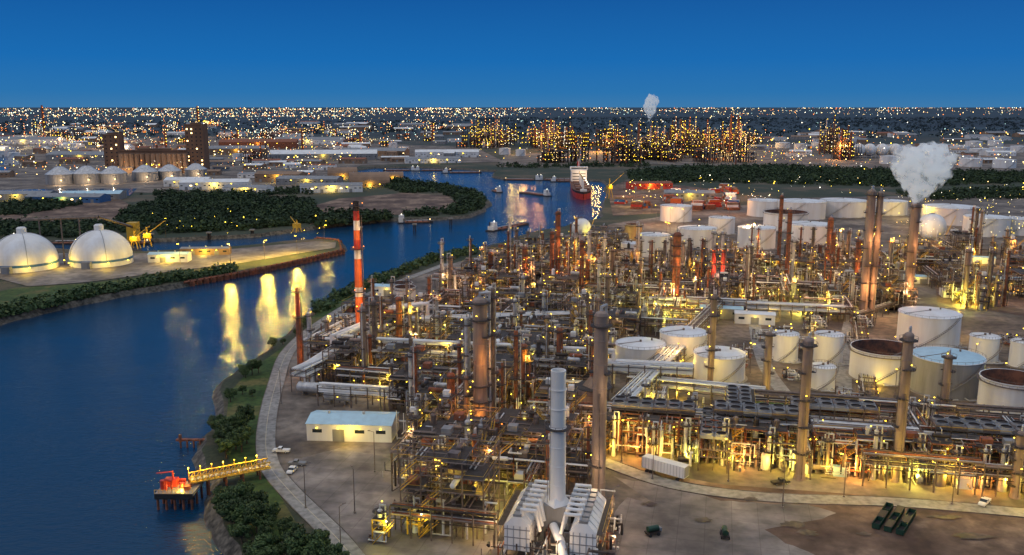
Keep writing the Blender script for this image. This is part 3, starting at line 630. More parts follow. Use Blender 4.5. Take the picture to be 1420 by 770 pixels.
# ------------------------------------------------------------------ buildings
def building(name,loc,w,d,h,rot=0,wall="white_paint",roof="roof_blue",gable=.12,lamps=0,arch=False,lit=0,floors=1):
    e=bpy.data.objects.new(name,None); S.collection.objects.link(e); e.location=(*loc,0); e.rotation_euler=(0,0,rot)
    mb=MB(); mb.box(0,0,h/2,w,d,h,wall); a=mb.obj("walls"); a.parent=e
    mb=MB(); rh=d*gable; 
    if arch:
        n=10; P=[(-(d/2+.3)*math.cos(math.pi*k/n),h+rh*math.sin(math.pi*k/n)) for k in range(n+1)]
    else: P=[(-(d/2+.4),h),(0,h+rh),(d/2+.4,h)]
    for a_,b_ in zip(P[:-1],P[1:]): mb.face([(-w/2-.3,a_[0],a_[1]+.05),(w/2+.3,a_[0],a_[1]+.05),(w/2+.3,b_[0],b_[1]+.05),(-w/2-.3,b_[0],b_[1]+.05)],roof,arch)
    for sx in(-1,1): mb.face([(sx*w/2,p_[0],p_[1]+.02) for p_ in P],wall)
    for k in range(int(w/12)): mb.cyl((-w/2+6+k*12,0,h+rh-.2),(-w/2+6+k*12,0,h+rh+.9),.5,"silver_pipe")
    a=mb.obj("roof"); a.parent=e
    mb=MB(); n=max(2,int(w/6))
    for k in range(n):
        x=-w/2+(k+.5)*w/n
        for s_ in(-1,1):
            if k%3==1: mb.box(x,s_*(d/2+.03),min(h*.35,2.2),min(4,w/n*.6),.08,min(h*.7,4.4),"grey_paint")
            else:
                for fl in range(floors): mb.box(x,s_*(d/2+.03),(fl+.6)*h/floors,w/n*.45,.08,min(1.2,h*.3),"lamp_warm" if R.random()<lit else "glass")
    a=mb.obj("doors_and_windows"); a.parent=e
    if lamps:
        mb=MB()
        for k in range(lamps): mb.lamp(-w/2+(k+.5)*w/lamps,-d/2-.5,h*.8,"lamp_yellow",max(.28,min(1.,math.hypot(*loc)/1600)))
        a=mb.obj("wall_lamps"); a.parent=e; light(e,(0,-d/2-4,h*.8),450*lamps*(1 if loc[1]<600 else 6),YEL)
    return e
x0,y0=G(427,612); x1,y1=G(546,612); building("metal_warehouse",((x0+x1)/2,y0+6),x1-x0,13,6,math.radians(-4),lamps=4)
for u,v,w,d in[(797,500,12,6),(640,470,14,8),(700,398,16,8),(1000,440,22,9),(1046,448,20,8),(540,410,20,8),(1330,412,20,10),(1290,350,24,9),(1395,395,18,8),(480,452,9,4),(1355,365,22,8),(1270,392,14,8),(650,545,12,6)]:
    building("site_building",G(u,v),w,d,R.uniform(4,6),GR,R.choice(["white_paint","grey_paint","white_paint"]),R.choice(["roof_blue","white_paint","roof_blue"]),.08,lamps=1)
def trailer(u,v,rot):
    mb=MB(); mb.box(0,0,2.9,13,2.9,3.2,"white_paint")
    for k in range(14): mb.box(-6.2+k*.95,-1.47,2.9,.08,.06,3.1,"grey_paint")
    mb.box(0,0,1.15,12.5,1,.25,"dark_steel")
    for x in(-5,-3.8,4.4):
        for y in(-1.1,1.1): mb.cyl((x,y-.2,.5),(x,y+.2,.5),.5,"rubber",n=14)
    mb.box(6.53,0,2.9,.06,2.6,2.9,"grey_paint"); mb.obj("white_trailer",at(u,v),rot,1.1)
trailer(922,660,math.radians(-38))
def vehicle(name,u,v,rot,paint,kind="car"):
    e=bpy.data.objects.new(name,None);S.collection.objects.link(e);e.location=at(u,v);e.rotation_euler=(0,0,rot)
    e.location.z=.12
    mb=MB()
    L_=4.6 if kind=="car" else 5.6
    prof=[(-L_/2,.35),(-L_/2,.9),(-L_*.42,1.0),(-L_*.3,1.5),(L_*.08,1.5),(L_*.22,1.0),(L_*.46,.88),(L_/2,.6),(L_/2,.35)] if kind=="car" else [(-L_/2,.5),(-L_/2,1.15),(-L_*.08,1.15),(-L_*.06,1.85),(L_*.15,1.85),(L_*.25,1.2),(L_*.47,1.1),(L_/2,.8),(L_/2,.5)]
    for s_ in(-1,1): mb.face([(a,s_*.9,b_) for a,b_ in (prof if s_<0 else prof[::-1])],paint)
    for (a,za),(b_,zb) in zip(prof,prof[1:]+prof[:1]):
        gl=abs(zb-za)>.3 and min(za,zb)>.9
        mb.face([(a,-.9,za),(a,.9,za),(b_,.9,zb),(b_,-.9,zb)],"glass" if gl else paint)
    top=max(z for _,z in prof)
    for s_ in(-1,1): mb.box(-L_*.1 if kind=="car" else L_*.05,s_*.905,top-.27,L_*.3 if kind=="car" else L_*.18,.03,.36,"glass")
    a=mb.obj("body");a.parent=e
    mb=MB()
    for x in(-L_*.31,L_*.31):
        for s_ in(-1,1): mb.cyl((x,s_*.72,.34),(x,s_*.95,.34),.36,"rubber",n=14); mb.cyl((x,s_*.95,.34),(x,s_*.97,.34),.2,"silver_pipe",n=10)
    a=mb.obj("wheels");a.parent=e
for u,v,k in[(412,646,"truck"),(405,655,"car"),(1082,672,"truck"),(905,632,"car"),(452,470,"car"),(460,476,"car"),(468,470,"truck"),(476,466,"car"),(470,485,"truck"),(484,600,"truck"),(460,604,"car"),(700,560,"truck"),(1150,573,"truck"),(1000,441,"car"),(1365,700,"truck"),(390,628,"truck"),(1340,408,"car"),(1350,411,"car"),(1360,407,"truck"),(1010,520,"truck"),(1100,520,"car"),(560,628,"truck")]:
    vehicle("pickup_truck" if k=="truck" else "parked_car",u,v,R.uniform(0,6.28),R.choice(["white_paint","white_paint","grey_paint","grey_paint","dark_steel"]),k)
for k in range(9):
    mb=MB()
    mb.box(0,0,.2,5.6,2.2,.2,"dark_steel")
    for s_ in(-1,1):
        mb.box(0,s_*1.1,1.1,5.8,.1,1.7,"green_paint"); mb.box(s_*2.9,0,1.1,.1,2.3,1.7,"green_paint")
        for q in range(7): mb.box(-2.6+q*.87,s_*1.19,1.1,.12,.1,1.6,"green_paint")
        mb.cyl((s_*2.3,-1.2,.15),(s_*2.3,1.2,.15),.15,"rubber")
    mb.box(0,0,.5,5.7,2.1,.3,"rubber"); mb.box(0,0,1.97,5.9,2.4,.08,"dark_steel") if k%2 else None
    a,b_=k//3,k%3; x,y=G(1240,724); c,s_=math.cos(.95),math.sin(.95); dx,dy=(a-1)*5.3+R.uniform(-.3,.3),(b_-1)*3.0
    mb.obj("waste_skip",(x+dx*c-dy*s_,y+dx*s_+dy*c,.1),.95+R.uniform(-.03,.03),.82)
for u,v in[(905,742),(1005,745)]:
    mb=MB(); mb.box(0,0,.9,3.6,1.8,.25,"dark_steel"); mb.cyl((-1.4,0,1.7),(1.4,0,1.7),.7,"green_paint",n=14); mb.box(1.9,0,1.3,.6,1.2,.8,"grey_paint")
    for x in(-1.1,1.1):
        for y in(-.9,.9): mb.cyl((x,y-.12,.42),(x,y+.12,.42),.42,"rubber",n=12)
    mb.obj("tank_trailer",at(u,v),R.uniform(0,3),1.1)
for u,v in[(528,748),(576,738)]:
    mb=MB(); frame(mb,-1.6,-1.6,1,1,3.2,2,3,random.Random(u),steel="yellow_paint",equip=False); column(mb,0,0,0,9,.7,"white_paint",2,random.Random(u)); tangle(mb,-2.4,2.4,-2.4,2.4,4,8,random.Random(u))
    mb.lamp(2.6,-2.4,6.5,"lamp_white",.25); o=mb.obj("metering_skid",at(u,v),GR); light(o,(2.8,-3,6),1500,LIME)
def pole(u,v,h=12,e=1500,m="lamp_yellow",rr=.3,col=YEL,arms=1,on=True):
    mb=MB(); mb.cyl((0,0,0),(0,0,h),.16,"steel",r1=.09); mb.box(0,0,.3,.6,.6,.6,"concrete")
    mb.beam((0,0,h),(1.4,0,h+.3),.1,"steel"); mb.box(1.5,0,h+.35,.8,.35,.15,"steel")
    if on: mb.cyl((1.5,0,h+.27),(1.5,0,h-.02),rr,m,r1=rr*.8,n=6)
    o=mb.obj("light_pole",at(u,v),R.uniform(0,3))
    if on: light(o,(1.5,0,h-.6),e,col)
for u,v,on in[(473,770,0),(424,705,0),(492,712,0),(390,560,0),(862,640,1),(1010,668,1),(905,665,0),(1170,690,1),(1320,700,1),(610,700,1),(520,655,0),(850,742,0),(1085,705,0),(1255,445,1),(1180,470,1),(1040,520,1),(940,520,1),(1330,470,1),(1120,520,1),(1215,380,1),(1300,360,1),(1380,370,1),(1400,345,1),(1240,560,1),(1350,520,1)]:
    pole(u,v,13,4200,on=bool(on),col=R.choice([YEL,YEL,(1,.55,.15)]))
# ------------------------------------------------------------------ steam
def steam(u,v,z0,rx,rz,dens,name="steam_plume",lean=.35):
    x,y=G(u,v); bpy.ops.mesh.primitive_ico_sphere_add(subdivisions=6,radius=1); o=bpy.context.object; o.name=name
    for vv in o.data.vertices:
        c=vv.co
        d=1+.34*noise.noise(c*1.7+Vector((3,1,u*.01)))+.22*noise.noise(c*3.6)+.1*noise.noise(c*8)
        k=(c.z+1)/2; wv=.2+.95*min(1,k*1.3)**.8
        vv.co=Vector((c.x*d*wv*rx+k*rx*lean*.5,c.y*d*wv*rx,c.z*d*rz))
    m=bpy.data.materials.new("steam_vapour"); m.use_nodes=True;N=m.node_tree.nodes;L=m.node_tree.links;N.clear()
    out=N.new("ShaderNodeOutputMaterial");pv=N.new("ShaderNodeVolumePrincipled");pv.inputs["Color"].default_value=(.98,.98,1,1);pv.inputs["Anisotropy"].default_value=0.
    tc=N.new("ShaderNodeTexCoord");nz=N.new("ShaderNodeTexNoise");nz.inputs["Scale"].default_value=3.2/rx;nz.inputs["Detail"].default_value=4
    mr=N.new("ShaderNodeMapRange");mr.inputs[1].default_value=.42;mr.inputs[2].default_value=.6;mr.inputs[4].default_value=dens
    L.new(tc.outputs["Object"],nz.inputs[0]);L.new(nz.outputs["Fac"],mr.inputs[0]);L.new(mr.outputs[0],pv.inputs["Density"]);L.new(pv.outputs[0],out.inputs["Volume"])
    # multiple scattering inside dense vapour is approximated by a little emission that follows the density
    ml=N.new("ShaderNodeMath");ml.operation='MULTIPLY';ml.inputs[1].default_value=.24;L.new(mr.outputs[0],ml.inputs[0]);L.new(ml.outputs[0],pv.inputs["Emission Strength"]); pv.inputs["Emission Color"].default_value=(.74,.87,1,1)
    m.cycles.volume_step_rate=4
    o.data.materials.clear();o.data.materials.append(m);o.location=(x,y,z0+rz)
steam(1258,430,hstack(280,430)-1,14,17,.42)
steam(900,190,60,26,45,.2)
# ------------------------------------------------------------------ white storage domes (west dock)
def dome(u,vb,w,rot=0):
    r=w/2*dist(vb)/F; x,y=G(u,vb); y+=r; x*=y/(y-r); mb=MB(); hc=r*.28
    mb.lathe([(r,0),(r,hc*.62)],0,0,"white_paint",n=48); mb.lathe([(r+.02,hc*.62),(r+.12,hc*.62),(r+.12,hc*.9),(r,hc*.9)],0,0,"blue_paint",n=48)
    pr=[(r*math.cos(t),hc*.9+r*.92*math.sin(t)) for t in np.linspace(0,math.pi/2*.93,14)]; mb.lathe(pr,0,0,"white_paint",n=48)
    zt=pr[-1][1]; mb.lathe([(3.2,zt-1),(3.2,zt+3.2),(2.2,zt+4),(.02,zt+4.2)],0,0,"white_paint",n=16)
    for a in(.6,2.2,3.9,5.3):
        for q in range(12):
            t0=math.pi/2*.9*q/12;t1=math.pi/2*.9*(q+1)/12; f=lambda t:((r*math.cos(t)+.1)*math.cos(a),(r*math.cos(t)+.1)*math.sin(a),hc*.9+r*.92*math.sin(t)+.1); mb.beam(f(t0),f(t1),.25,"grey_paint")
    mb.box(0,-r-1.5,2.5,6,4,5,"grey_paint")
    for q in range(5): a=math.radians(200+q*35); mb.lamp((r+3)*math.cos(a),(r+3)*math.sin(a),4,"lamp_yellow",.5)
    o=mb.obj("white_storage_dome",(x,y,0))
    for a in(-60,-130): a=math.radians(a); light(o,((r+8)*math.cos(a),(r+8)*math.sin(a),5),4500,YEL)
dome(36,380,88); dome(142,373,84)
mb=MB()
mb.beam((*G(36,370),33),(*G(142,364),33),1.5,"steel"); mb.beam((*G(142,364),33),(*G(186,335),12),1.6,"steel"); mb.box(*G(186,335),8,8,8,16,"yellow_paint")
for u in(60,90,115): mb.beam((*G(u,367),0),(*G(u,367),33),.8,"steel")
mb.obj("conveyor_gallery")
def harbour_crane(u,v,h,rot,sc=1):
    mb=MB()
    for a in(-3,3):
        for b_ in(-3,3): mb.beam((a,b_,0),(a*.5,b_*.5,h*.4),.7,"yellow_paint")
    mb.box(0,0,h*.45,6,5,4,"yellow_paint"); mb.beam((0,0,h*.45),(0,0,h*.8),1.0,"yellow_paint"); mb.beam((0,0,h*.5),(h*.7,0,h),.6,"yellow_paint"); mb.beam((0,0,h*.8),(h*.7,0,h),.25,"dark_steel"); mb.beam((h*.7,0,h),(h*.7,0,h*.3),.2,"dark_steel")
    mb.lamp(0,-3,h*.55,"lamp_yellow",.6)
    o=mb.obj("harbour_crane",at(u,v),rot,sc); light(o,(0,-6,h*.5),2500,YEL)
harbour_crane(188,345,18,0); harbour_crane(205,342,20,.4); harbour_crane(412,322,13,2.4); harbour_crane(845,275,30,.5)
for u,v in[(320,366),(367,360),(412,353),(250,366),(450,336)]:
    pole(u,v,14,46000 if u in(320,367,412) else 6000,rr=.8,m="lamp_yellow")
building("dock_office",G(236,363),28,10,6,.05,"white_paint","roof_blue",lamps=2)
building("dock_office",G(286,353),36,8,5,.05,"tan_wall","grey_paint",lamps=2)
mb=MB()
P=[G(440,330),G(470,333),G(474,347),G(420,360),G(340,377),G(255,392)]
for a,b_ in zip(P[:-1],P[1:]):
    n=max(2,int(math.dist(a,b_)/5)); mb.beam((*a,.1),(*b_,.1),1.2,"rusty_steel")
    for k in range(n): t=k/n; xx,yy=a[0]+(b_[0]-a[0])*t,a[1]+(b_[1]-a[1])*t; mb.cyl((xx,yy-1.5,-5),(xx,yy-1.5,1.2),.5,"rusty_steel"); mb.box(xx,yy-1,-1.5,5.2,.5,3,"rusty_steel")
mb.obj("dock_wall")
for u,v in[(120,325),(210,322),(290,320),(350,316),(500,312),(575,308),(625,300)]:
    mb=MB()
    for a in range(4): mb.cyl((a%2*2-1,a//2*2-1,-5),(a%2*1.4-.7,a//2*1.4-.7,3),.5,"dark_steel")
    mb.box(0,0,3.3,4,4,1,"concrete"); mb.obj("mooring_dolphin",(*G(u,v+8),0))
# ------------------------------------------------------------------ near jetty
A=G(215,684,2);B=G(268,684,2);C=G(374,655,1)
mb=MB(); cx,cy=(A[0]+B[0])/2,(A[1]+B[1])/2+4; w=B[0]-A[0]
mb.box(cx,cy,1.6,w,9,.8,"concrete"); mb.box(cx,cy-4.6,1.2,w,.3,1.6,"rubber")
for i in range(5):
    for j in range(3): mb.cyl((cx-w/2+.6+i*(w-1.2)/4,cy-4+j*4,-6),(cx-w/2+.6+i*(w-1.2)/4,cy-4+j*4,1.3),.35,"rusty_steel")
mb.box(cx-2,cy+1,3.2,2.6,2.2,2.2,"red_paint"); mb.cyl((cx-4.2,cy-1,2),(cx-4.2,cy-1,4.6),.8,"red_paint",n=12); mb.cyl((cx+1,cy,2),(cx+1,cy,3.4),.7,"red_paint",n=12)
mb.cyl((cx-2,cy+1,4.3),(cx-2,cy+1,6.6),.25,"red_paint"); mb.cyl((cx-3.2,cy+2.6,3),(cx+1,cy+2.6,3),.6,"red_paint",n=12); mb.box(cx-4,cy+2.6,2.9,1.6,1.6,1.8,"orange_paint"); mb.beam((cx-2,cy+1,6.4),(cx-5,cy-3,7.6),.25,"red_paint")
mb.pipe([(cx-3,cy-2,2),(cx-3,cy-2,5.2),(cx-1,cy-3,5.2),(cx-1,cy-3,3)],.3,"red_paint"); mb.box(cx+2.8,cy-1.5,2.6,1.6,1.6,1.2,"orange_paint")
for k in range(10): mb.beam((cx-w/2+k*w/9,cy-4.4,2),(cx-w/2+k*w/9,cy-4.4,3.1),.1,"yellow_paint")
mb.beam((cx-w/2,cy-4.4,3.1),(cx+w/2,cy-4.4,3.1),.1,"yellow_paint")
o=mb.obj("jetty_platform")
light(o,(cx+3,cy+1,6),800,YEL)
mb=MB(); D=Vector((cx+w/2-3,cy+2,0)); E=Vector((*C,0)); d=(E-D); n=14
nn=Vector((-d.y,d.x,0)).normalized()
for k in range(n):
    a=D+d*k/n;b_=D+d*(k+1)/n
    for s_ in(-1.7,1.7):
        mb.beam(a+nn*s_+Vector((0,0,3)),b_+nn*s_+Vector((0,0,3)),.36,"yellow_paint"); mb.beam(a+nn*s_+Vector((0,0,4.9)),b_+nn*s_+Vector((0,0,4.9)),.26,"yellow_paint")
        mb.beam(a+nn*s_+Vector((0,0,3)),a+nn*s_+Vector((0,0,4.9)),.24,"yellow_paint"); mb.beam(a+nn*s_+Vector((0,0,3)),b_+nn*s_+Vector((0,0,4.9)),.18,"yellow_paint")
        if k%3==0: mb.cyl(a+nn*s_+Vector((0,0,-6)),a+nn*s_+Vector((0,0,3)),.3,"rusty_steel")
    mb.face([a+nn*1.6+Vector((0,0,3.1)),a-nn*1.6+Vector((0,0,3.1)),b_-nn*1.6+Vector((0,0,3.1)),b_+nn*1.6+Vector((0,0,3.1))],"yellow_paint")
    for s_ in(-.9,-.3,.4): mb.cyl(a+nn*s_+Vector((0,0,3.5)),b_+nn*s_+Vector((0,0,3.5)),.18,"silver_pipe",n=6)
    if k%2==0: q=a+nn*1.7; mb.lamp(q.x,q.y,6.4,"lamp_yellow",.18); mb.beam((q.x,q.y,4.6),(q.x,q.y,6.2),.1,"yellow_paint")
o=mb.obj("jetty_walkway")
for k in(0,3,6,9,12): q=D+d*k/n+nn*1.4; light(o,(q.x,q.y,6.6),1100,YEL,.2)
q=D; light(o,(q.x-1,q.y-4,2.4),1500,YEL,.2)
mb=MB(); A=G(250,609,0);B=G(300,604,0); mb.box((A[0]+B[0])/2,(A[1]+B[1])/2,-.9,B[0]-A[0]+4,1.2,.6,"rusty_steel")
for k in range(6): mb.cyl((A[0]+(B[0]-A[0])*k/5,A[1],-6),(A[0]+(B[0]-A[0])*k/5,A[1],-.3),.3,"rusty_steel")
mb.box(A[0],A[1],.2,.8,.8,2.6,"rusty_steel"); mb.obj("small_timber_pier")
# ------------------------------------------------------------------ vessels
def hull(mb,L_,Bm,z0,z1,col,bow=.18,stern=.9):
    st=[(-.5,.7*stern),(-.42,.95),(-.2,1),(.25,1),(.5-bow*.6,.75),(.5-bow*.2,.35),(.5,.03)]
    for (a,wa),(b_,wb) in zip(st[:-1],st[1:]):
        for s_ in(-1,1):
            for za,zb,fa,fb,cc in((z0,z0+(z1-z0)*.75,.85,.94,col),(z0+(z1-z0)*.75,z1,.94,1,"dark_steel")):
                mb.face([(a*L_,s_*wa*Bm/2*fa,za),(b_*L_,s_*wb*Bm/2*fa,za),(b_*L_,s_*wb*Bm/2*fb,zb),(a*L_,s_*wa*Bm/2*fb,zb)][::s_],cc)
        mb.face([(a*L_,-wa*Bm/2,z1-.6),(b_*L_,-wb*Bm/2,z1-.6),(b_*L_,wb*Bm/2,z1-.6),(a*L_,wa*Bm/2,z1-.6)],"rust_floor")
    mb.face([(-.5*L_,-.7*stern*Bm/2,z0),(-.5*L_,.7*stern*Bm/2,z0),(-.5*L_,.7*stern*Bm/2,z1),(-.5*L_,-.7*stern*Bm/2,z1)],col)
mb=MB(); hull(mb,190,26,-4,7,"red_paint"); mb.box(-72,0,15,22,22,16,"white_paint"); mb.box(-70,0,25,12,25,4,"white_paint"); mb.box(-63.9,0,25.3,.1,21,1.6,"glass")
for k in range(3): mb.box(-60.9,0,10+k*4,.1,18,1,"glass")
mb.cyl((-80,0,22),(-80,0,34),2.4,"red_paint",r1=1.8,n=12); mb.cyl((-70,0,27),(-70,0,38),.6,"white_paint")
for x in(-42,-10,22,52):
    mb.box(x,0,7.6,22,17,2.,"rust_floor"); mb.cyl((x+15,0,6),(x+15,0,20),1.,"white_paint"); mb.beam((x+15,0,16),(x-6,0,22),.8,"yellow_paint"); mb.beam((x+15,0,20),(x-6,0,22),.3,"dark_steel")
mb.box(84,0,8,8,8,2.5,"white_paint"); mb.cyl((86,0,8),(86,0,18),.5,"white_paint")
for x in(-55,-20,10,40): mb.lamp(x,8,12,"lamp_white",.8)
x,y=G(813,274); o=mb.obj("cargo_ship",(x,y+92,0),math.radians(-92)); light(o,(-50,3,18),7000,WARM); light(o,(20,3,16),4000,WARM)
def barge(u,v,L_,rot,tug=True):
    mb=MB(); mb.box(L_*.1,0,-1.2,L_*.8,12,3.6,"dark_steel"); mb.box(L_*.1,0,.75,L_*.76,10.5,.5,"rusty_steel")
    for k in range(5): mb.cyl((-L_*.22+k*L_*.15,-3,1),(-L_*.22+k*L_*.15,-3,2.4),.8,"steel")
    mb.pipe([(-L_*.25,0,2),(L_*.45,0,2)],.35,"silver_pipe"); mb.box(L_*.47,0,.6,3,11,2,"dark_steel")
    mb.box(-L_*.4,0,-.9,L_*.2,8,3.2,"dark_steel"); mb.box(-L_*.4,0,2.5,L_*.12,6,3.6,"white_paint"); mb.box(-L_*.38,0,6,5,5,3.2,"white_paint"); mb.box(-L_*.38+2.55,0,6.4,.1,4.4,1.2,"glass"); mb.cyl((-L_*.44,1.5,4),(-L_*.44,1.5,8),.5,"dark_steel"); mb.cyl((-L_*.38,0,7.6),(-L_*.38,0,12),.15,"steel")
    mb.lamp(-L_*.38,-1,8.6,"lamp_white",.5); mb.lamp(L_*.45,0,3,"lamp_warm",.5)
    x,y=G(u,v,-3); mb.obj("tank_barge_with_tug",(x,y,-3+.3),rot)
for a in[(703,316,62,math.radians(58)),(743,270,60,math.radians(125)),(690,266,30,math.radians(100)),(770,250,60,.1),(640,240,70,.1),(725,250,60,3.0),(600,237,70,.05),(555,237,60,3.1),(785,252,50,.2),(575,309,34,.2),(60,338,60,.05),(160,338,60,0.)]: barge(*a)
# ------------------------------------------------------------------ west-bank industry
def elevator():
    e=bpy.data.objects.new("grain_elevator",None);S.collection.objects.link(e)
    s_=dist(238)/F; x,y=G(215,240); e.location=(x,y,0); BC="brown_concrete"
    def part(n,u0,u1,vt,d,wr=True):
        mb=MB(); w=(u1-u0)*s_; cx=((u0+u1)/2-215)*s_; h=hstack(vt,240); mb.box(cx,d/2,h/2,w,d,h,BC)
        if wr:
            for z in np.arange(8,h-4,6.5):
                for q in range(max(2,int(w/7))): mb.box(cx-w/2+(q+.5)*w/max(2,int(w/7)),-.06,z,2.2,.15,2.2,"glass" if R.random()<.85 else "lamp_warm")
        mb.box(cx,d/2,h+1,w*.5,d*.5,3,BC); mb.box(cx,-.3,h-1,w+1,.8,1.2,BC); a=mb.obj(n); a.parent=e; return h
    part("headhouse",259,283,172,26); part("west_tower",148,169,186,22); part("gallery",169,259,208,18,wr=False)
    mb=MB(); h=hstack(213,240)
    for k in range(13): mb.lathe([(4.6,0),(4.6,h),(.02,h+.5)],(172+k*7.2-215)*s_,-2,"tan_wall",n=16)
    for k in range(8): mb.lamp((152+k*17-215)*s_,-8,10,"lamp_warm",.9)
    a=mb.obj("silo_bins"); a.parent=e
    for q in(-40,40): light(e,(q,-26,8),16000,WARM)
elevator()
for u,v,w in[(75,257,38),(113,256,38),(150,255,36),(195,252,34),(230,250,32),(267,247,30),(60,212,14),(170,200,14)]:
    r=w/2*dist(v)/F; x,y=G(u,v); mb=MB(); h=r*.75
    for k in range(6): mb.lathe([(r,h*k/6),(r,h*(k+1)/6-.3),(r*.985,h*(k+1)/6)],0,0,"grey_paint",n=28)
    mb.lathe([(r+.4,h),(r*.3,h+r*.5),(.02,h+r*.58)],0,0,"silver_pipe",n=28); mb.cyl((0,0,h+r*.5),(0,0,h+r*.75),1.2,"steel"); mb.lamp(r*.6,-r-2,7,"lamp_warm",.9)
    o=mb.obj("grain_silo",(x,y+r,0)); light(o,(r*.6,-r-8,6),9000,WARM)
for u,v,w,d,h,c,rf in[(300,262,90,30,10,"white_paint","white_paint"),(262,258,60,30,9,"white_paint","white_paint"),(345,268,60,24,8,"white_paint","grey_paint"),(460,266,80,24,9,"white_paint","grey_paint"),(430,256,90,30,9,"grey_paint","grey_paint"),(390,252,70,30,12,"tan_wall","tan_wall"),(95,280,90,26,7,"blue_paint","grey_paint"),(30,276,80,26,7,"grey_paint","grey_paint"),(130,276,70,26,7,"grey_paint","roof_blue"),(450,222,220,60,14,"grey_paint","white_paint"),(520,216,150,50,12,"tan_wall","grey_paint"),(620,218,140,40,12,"white_paint","white_paint"),(330,214,140,50,14,"tan_wall","grey_paint"),(360,206,200,60,18,"rusty_steel","rusty_steel"),(430,200,200,60,14,"white_paint","grey_paint"),(120,222,150,50,12,"grey_paint","grey_paint"),(40,200,200,60,15,"white_paint","grey_paint"),(600,226,110,30,9,"white_paint","grey_paint"),(900,262,60,20,8,"red_paint","rusty_steel"),(955,276,60,24,8,"grey_paint","grey_paint")]:
    building("warehouse",G(u,v),w,d,h,R.uniform(-.2,.2),c,rf,.12,lamps=2,lit=.1)
for u,v,w in[(512,258,55),(475,247,45),(545,250,30)]: building("arched_storage_shed",G(u,v),w,w*.75,5,.2,"tan_wall","tan_wall",.35,lamps=2,arch=True)
for k in range(170):
    u=R.uniform(-60,650) if k<125 else R.uniform(1040,1480); v=R.uniform(172,250) if k<125 else R.uniform(186,228)
    if v>228 and u>470: v-=30
    s_=dist(v)/1500
    building("warehouse",G(u,v),R.uniform(15,50)*s_,R.uniform(12,26)*s_,R.uniform(5,10)*s_**.5,R.uniform(-.3,.3),R.choice(["white_paint","grey_paint","tan_wall","tan_wall"]),R.choice(["white_paint","grey_paint","rusty_steel","tan_wall","grey_paint"]),.1)
for k in range(26):
    mb=MB(); 
    for a in range(6):
        for b_ in range(R.randint(1,3)): 
            cm=R.choice(["red_paint","orange_paint","rusty_steel","rusty_steel","tan_wall","blue_paint","white_paint"]); mb.box(a*2.7,0,1.35+b_*2.65,2.5,12,2.55,cm)
            for q in range(5): mb.box(a*2.7-1+q*.5,-6.02,1.35+b_*2.65,.08,.06,2.3,cm)
    mb.obj("shipping_container_stack",at(R.uniform(855,1040),R.uniform(262,292)),R.choice([.2,1.7,1.2]))
# ------------------------------------------------------------------ distant refinery and port (each one mass object)
def far_plants(name,regs,n,seed,lampw,hmax,ncl=40):
    r=random.Random(seed); mb=MB(); cls=[]
    for _ in range(ncl):
        u0,u1,v0,v1=r.choice(regs); cls.append((r.uniform(u0,u1),r.uniform(v0,v1),r.uniform(.45,1.15)))
    for _ in range(n):
        cu,cv,hk=r.choice(cls); u=cu+r.gauss(0,9); v=cv+r.gauss(0,1.5); x,y=G(u,v); s_=dist(v)/F; q=r.random()
        h=r.uniform(.35,1)*hmax*hk
        lm=r.choices(["lamp_yellow","lamp_warm","lamp_orange","lamp_white"],lampw)[0]
        if q<.5:
            rr=s_*r.uniform(.6,1.3); mb.cyl((x,y,0),(x,y,h),rr,r.choice(["insulation","steel","rusty_steel","silver_pipe"]),n=8); mb.cyl((x,y,h),(x,y,h+rr),rr,"steel",r1=.1,n=8)
            for k in range(max(2,int(h/11))):
                z=h-2-k*11; mb.ring(x,y,z,rr,rr+2,"grating",n=6,rail=False)
                if r.random()<.75: mb.cyl((x,y-rr-2,z+2),(x,y-rr-2,z+2+s_*.55),s_*.28,lm,n=5)
        else:
            w=r.uniform(14,34); hh=h*.6; nl=max(2,int(hh/9)); nx=3
            for a in range(nx+1):
                for b_ in(-1,1): mb.beam((x-w/2+a*w/nx,y+b_*8,0),(x-w/2+a*w/nx,y+b_*8,hh),1.,"dark_steel")
            for k in range(nl):
                z=hh*(k+1)/nl; mb.box(x,y,z,w,16,.7,r.choice(["dark_steel","steel","rusty_steel"]))
                for a in range(nx):
                    if r.random()<.5: mb.box(x-w/2+(a+.5)*w/nx,y,z-3,w/nx*.6,8,4,r.choice(["rusty_steel","steel","grey_paint","insulation"]))
                    if r.random()<.65: mb.cyl((x-w/2+(a+.5)*w/nx,y-9,z-2),(x-w/2+(a+.5)*w/nx,y-9,z-2+s_*.55),s_*.28,lm,n=5)
    return mb.obj(name)
o=far_plants("distant_refinery",[(660,1060,192,214),(700,1060,196,226),(880,960,190,226),(660,760,192,206)],820,5,(6,3,2,1),78,46)
for k in range(30): x,y=G(R.uniform(690,1060),R.uniform(192,214)); light(o,(x,y,30),R.choice([60000,160000]) if x>200 else 50000,R.choice([(1,.58,.1),(1,.4,.1)]),3)
o=far_plants("distant_refinery",[(1150,1185,205,226),(1005,1040,205,226)],80,8,(4,4,3,1),85,6)
for u in(1160,1020,1172): x,y=G(u,222); light(o,(x,y,30),120000,(1,.45,.12),3)
o=far_plants("distant_port_industry",[(-40,660,176,205),(40,520,180,225),(-20,300,172,190)],420,6,(2,5,4,3),38,50)
for k in range(32): x,y=G(R.uniform(-40,560),R.uniform(185,215)); light(o,(x,y,16),50000,R.choice([(1,.5,.2),(1,.75,.4)]),3)
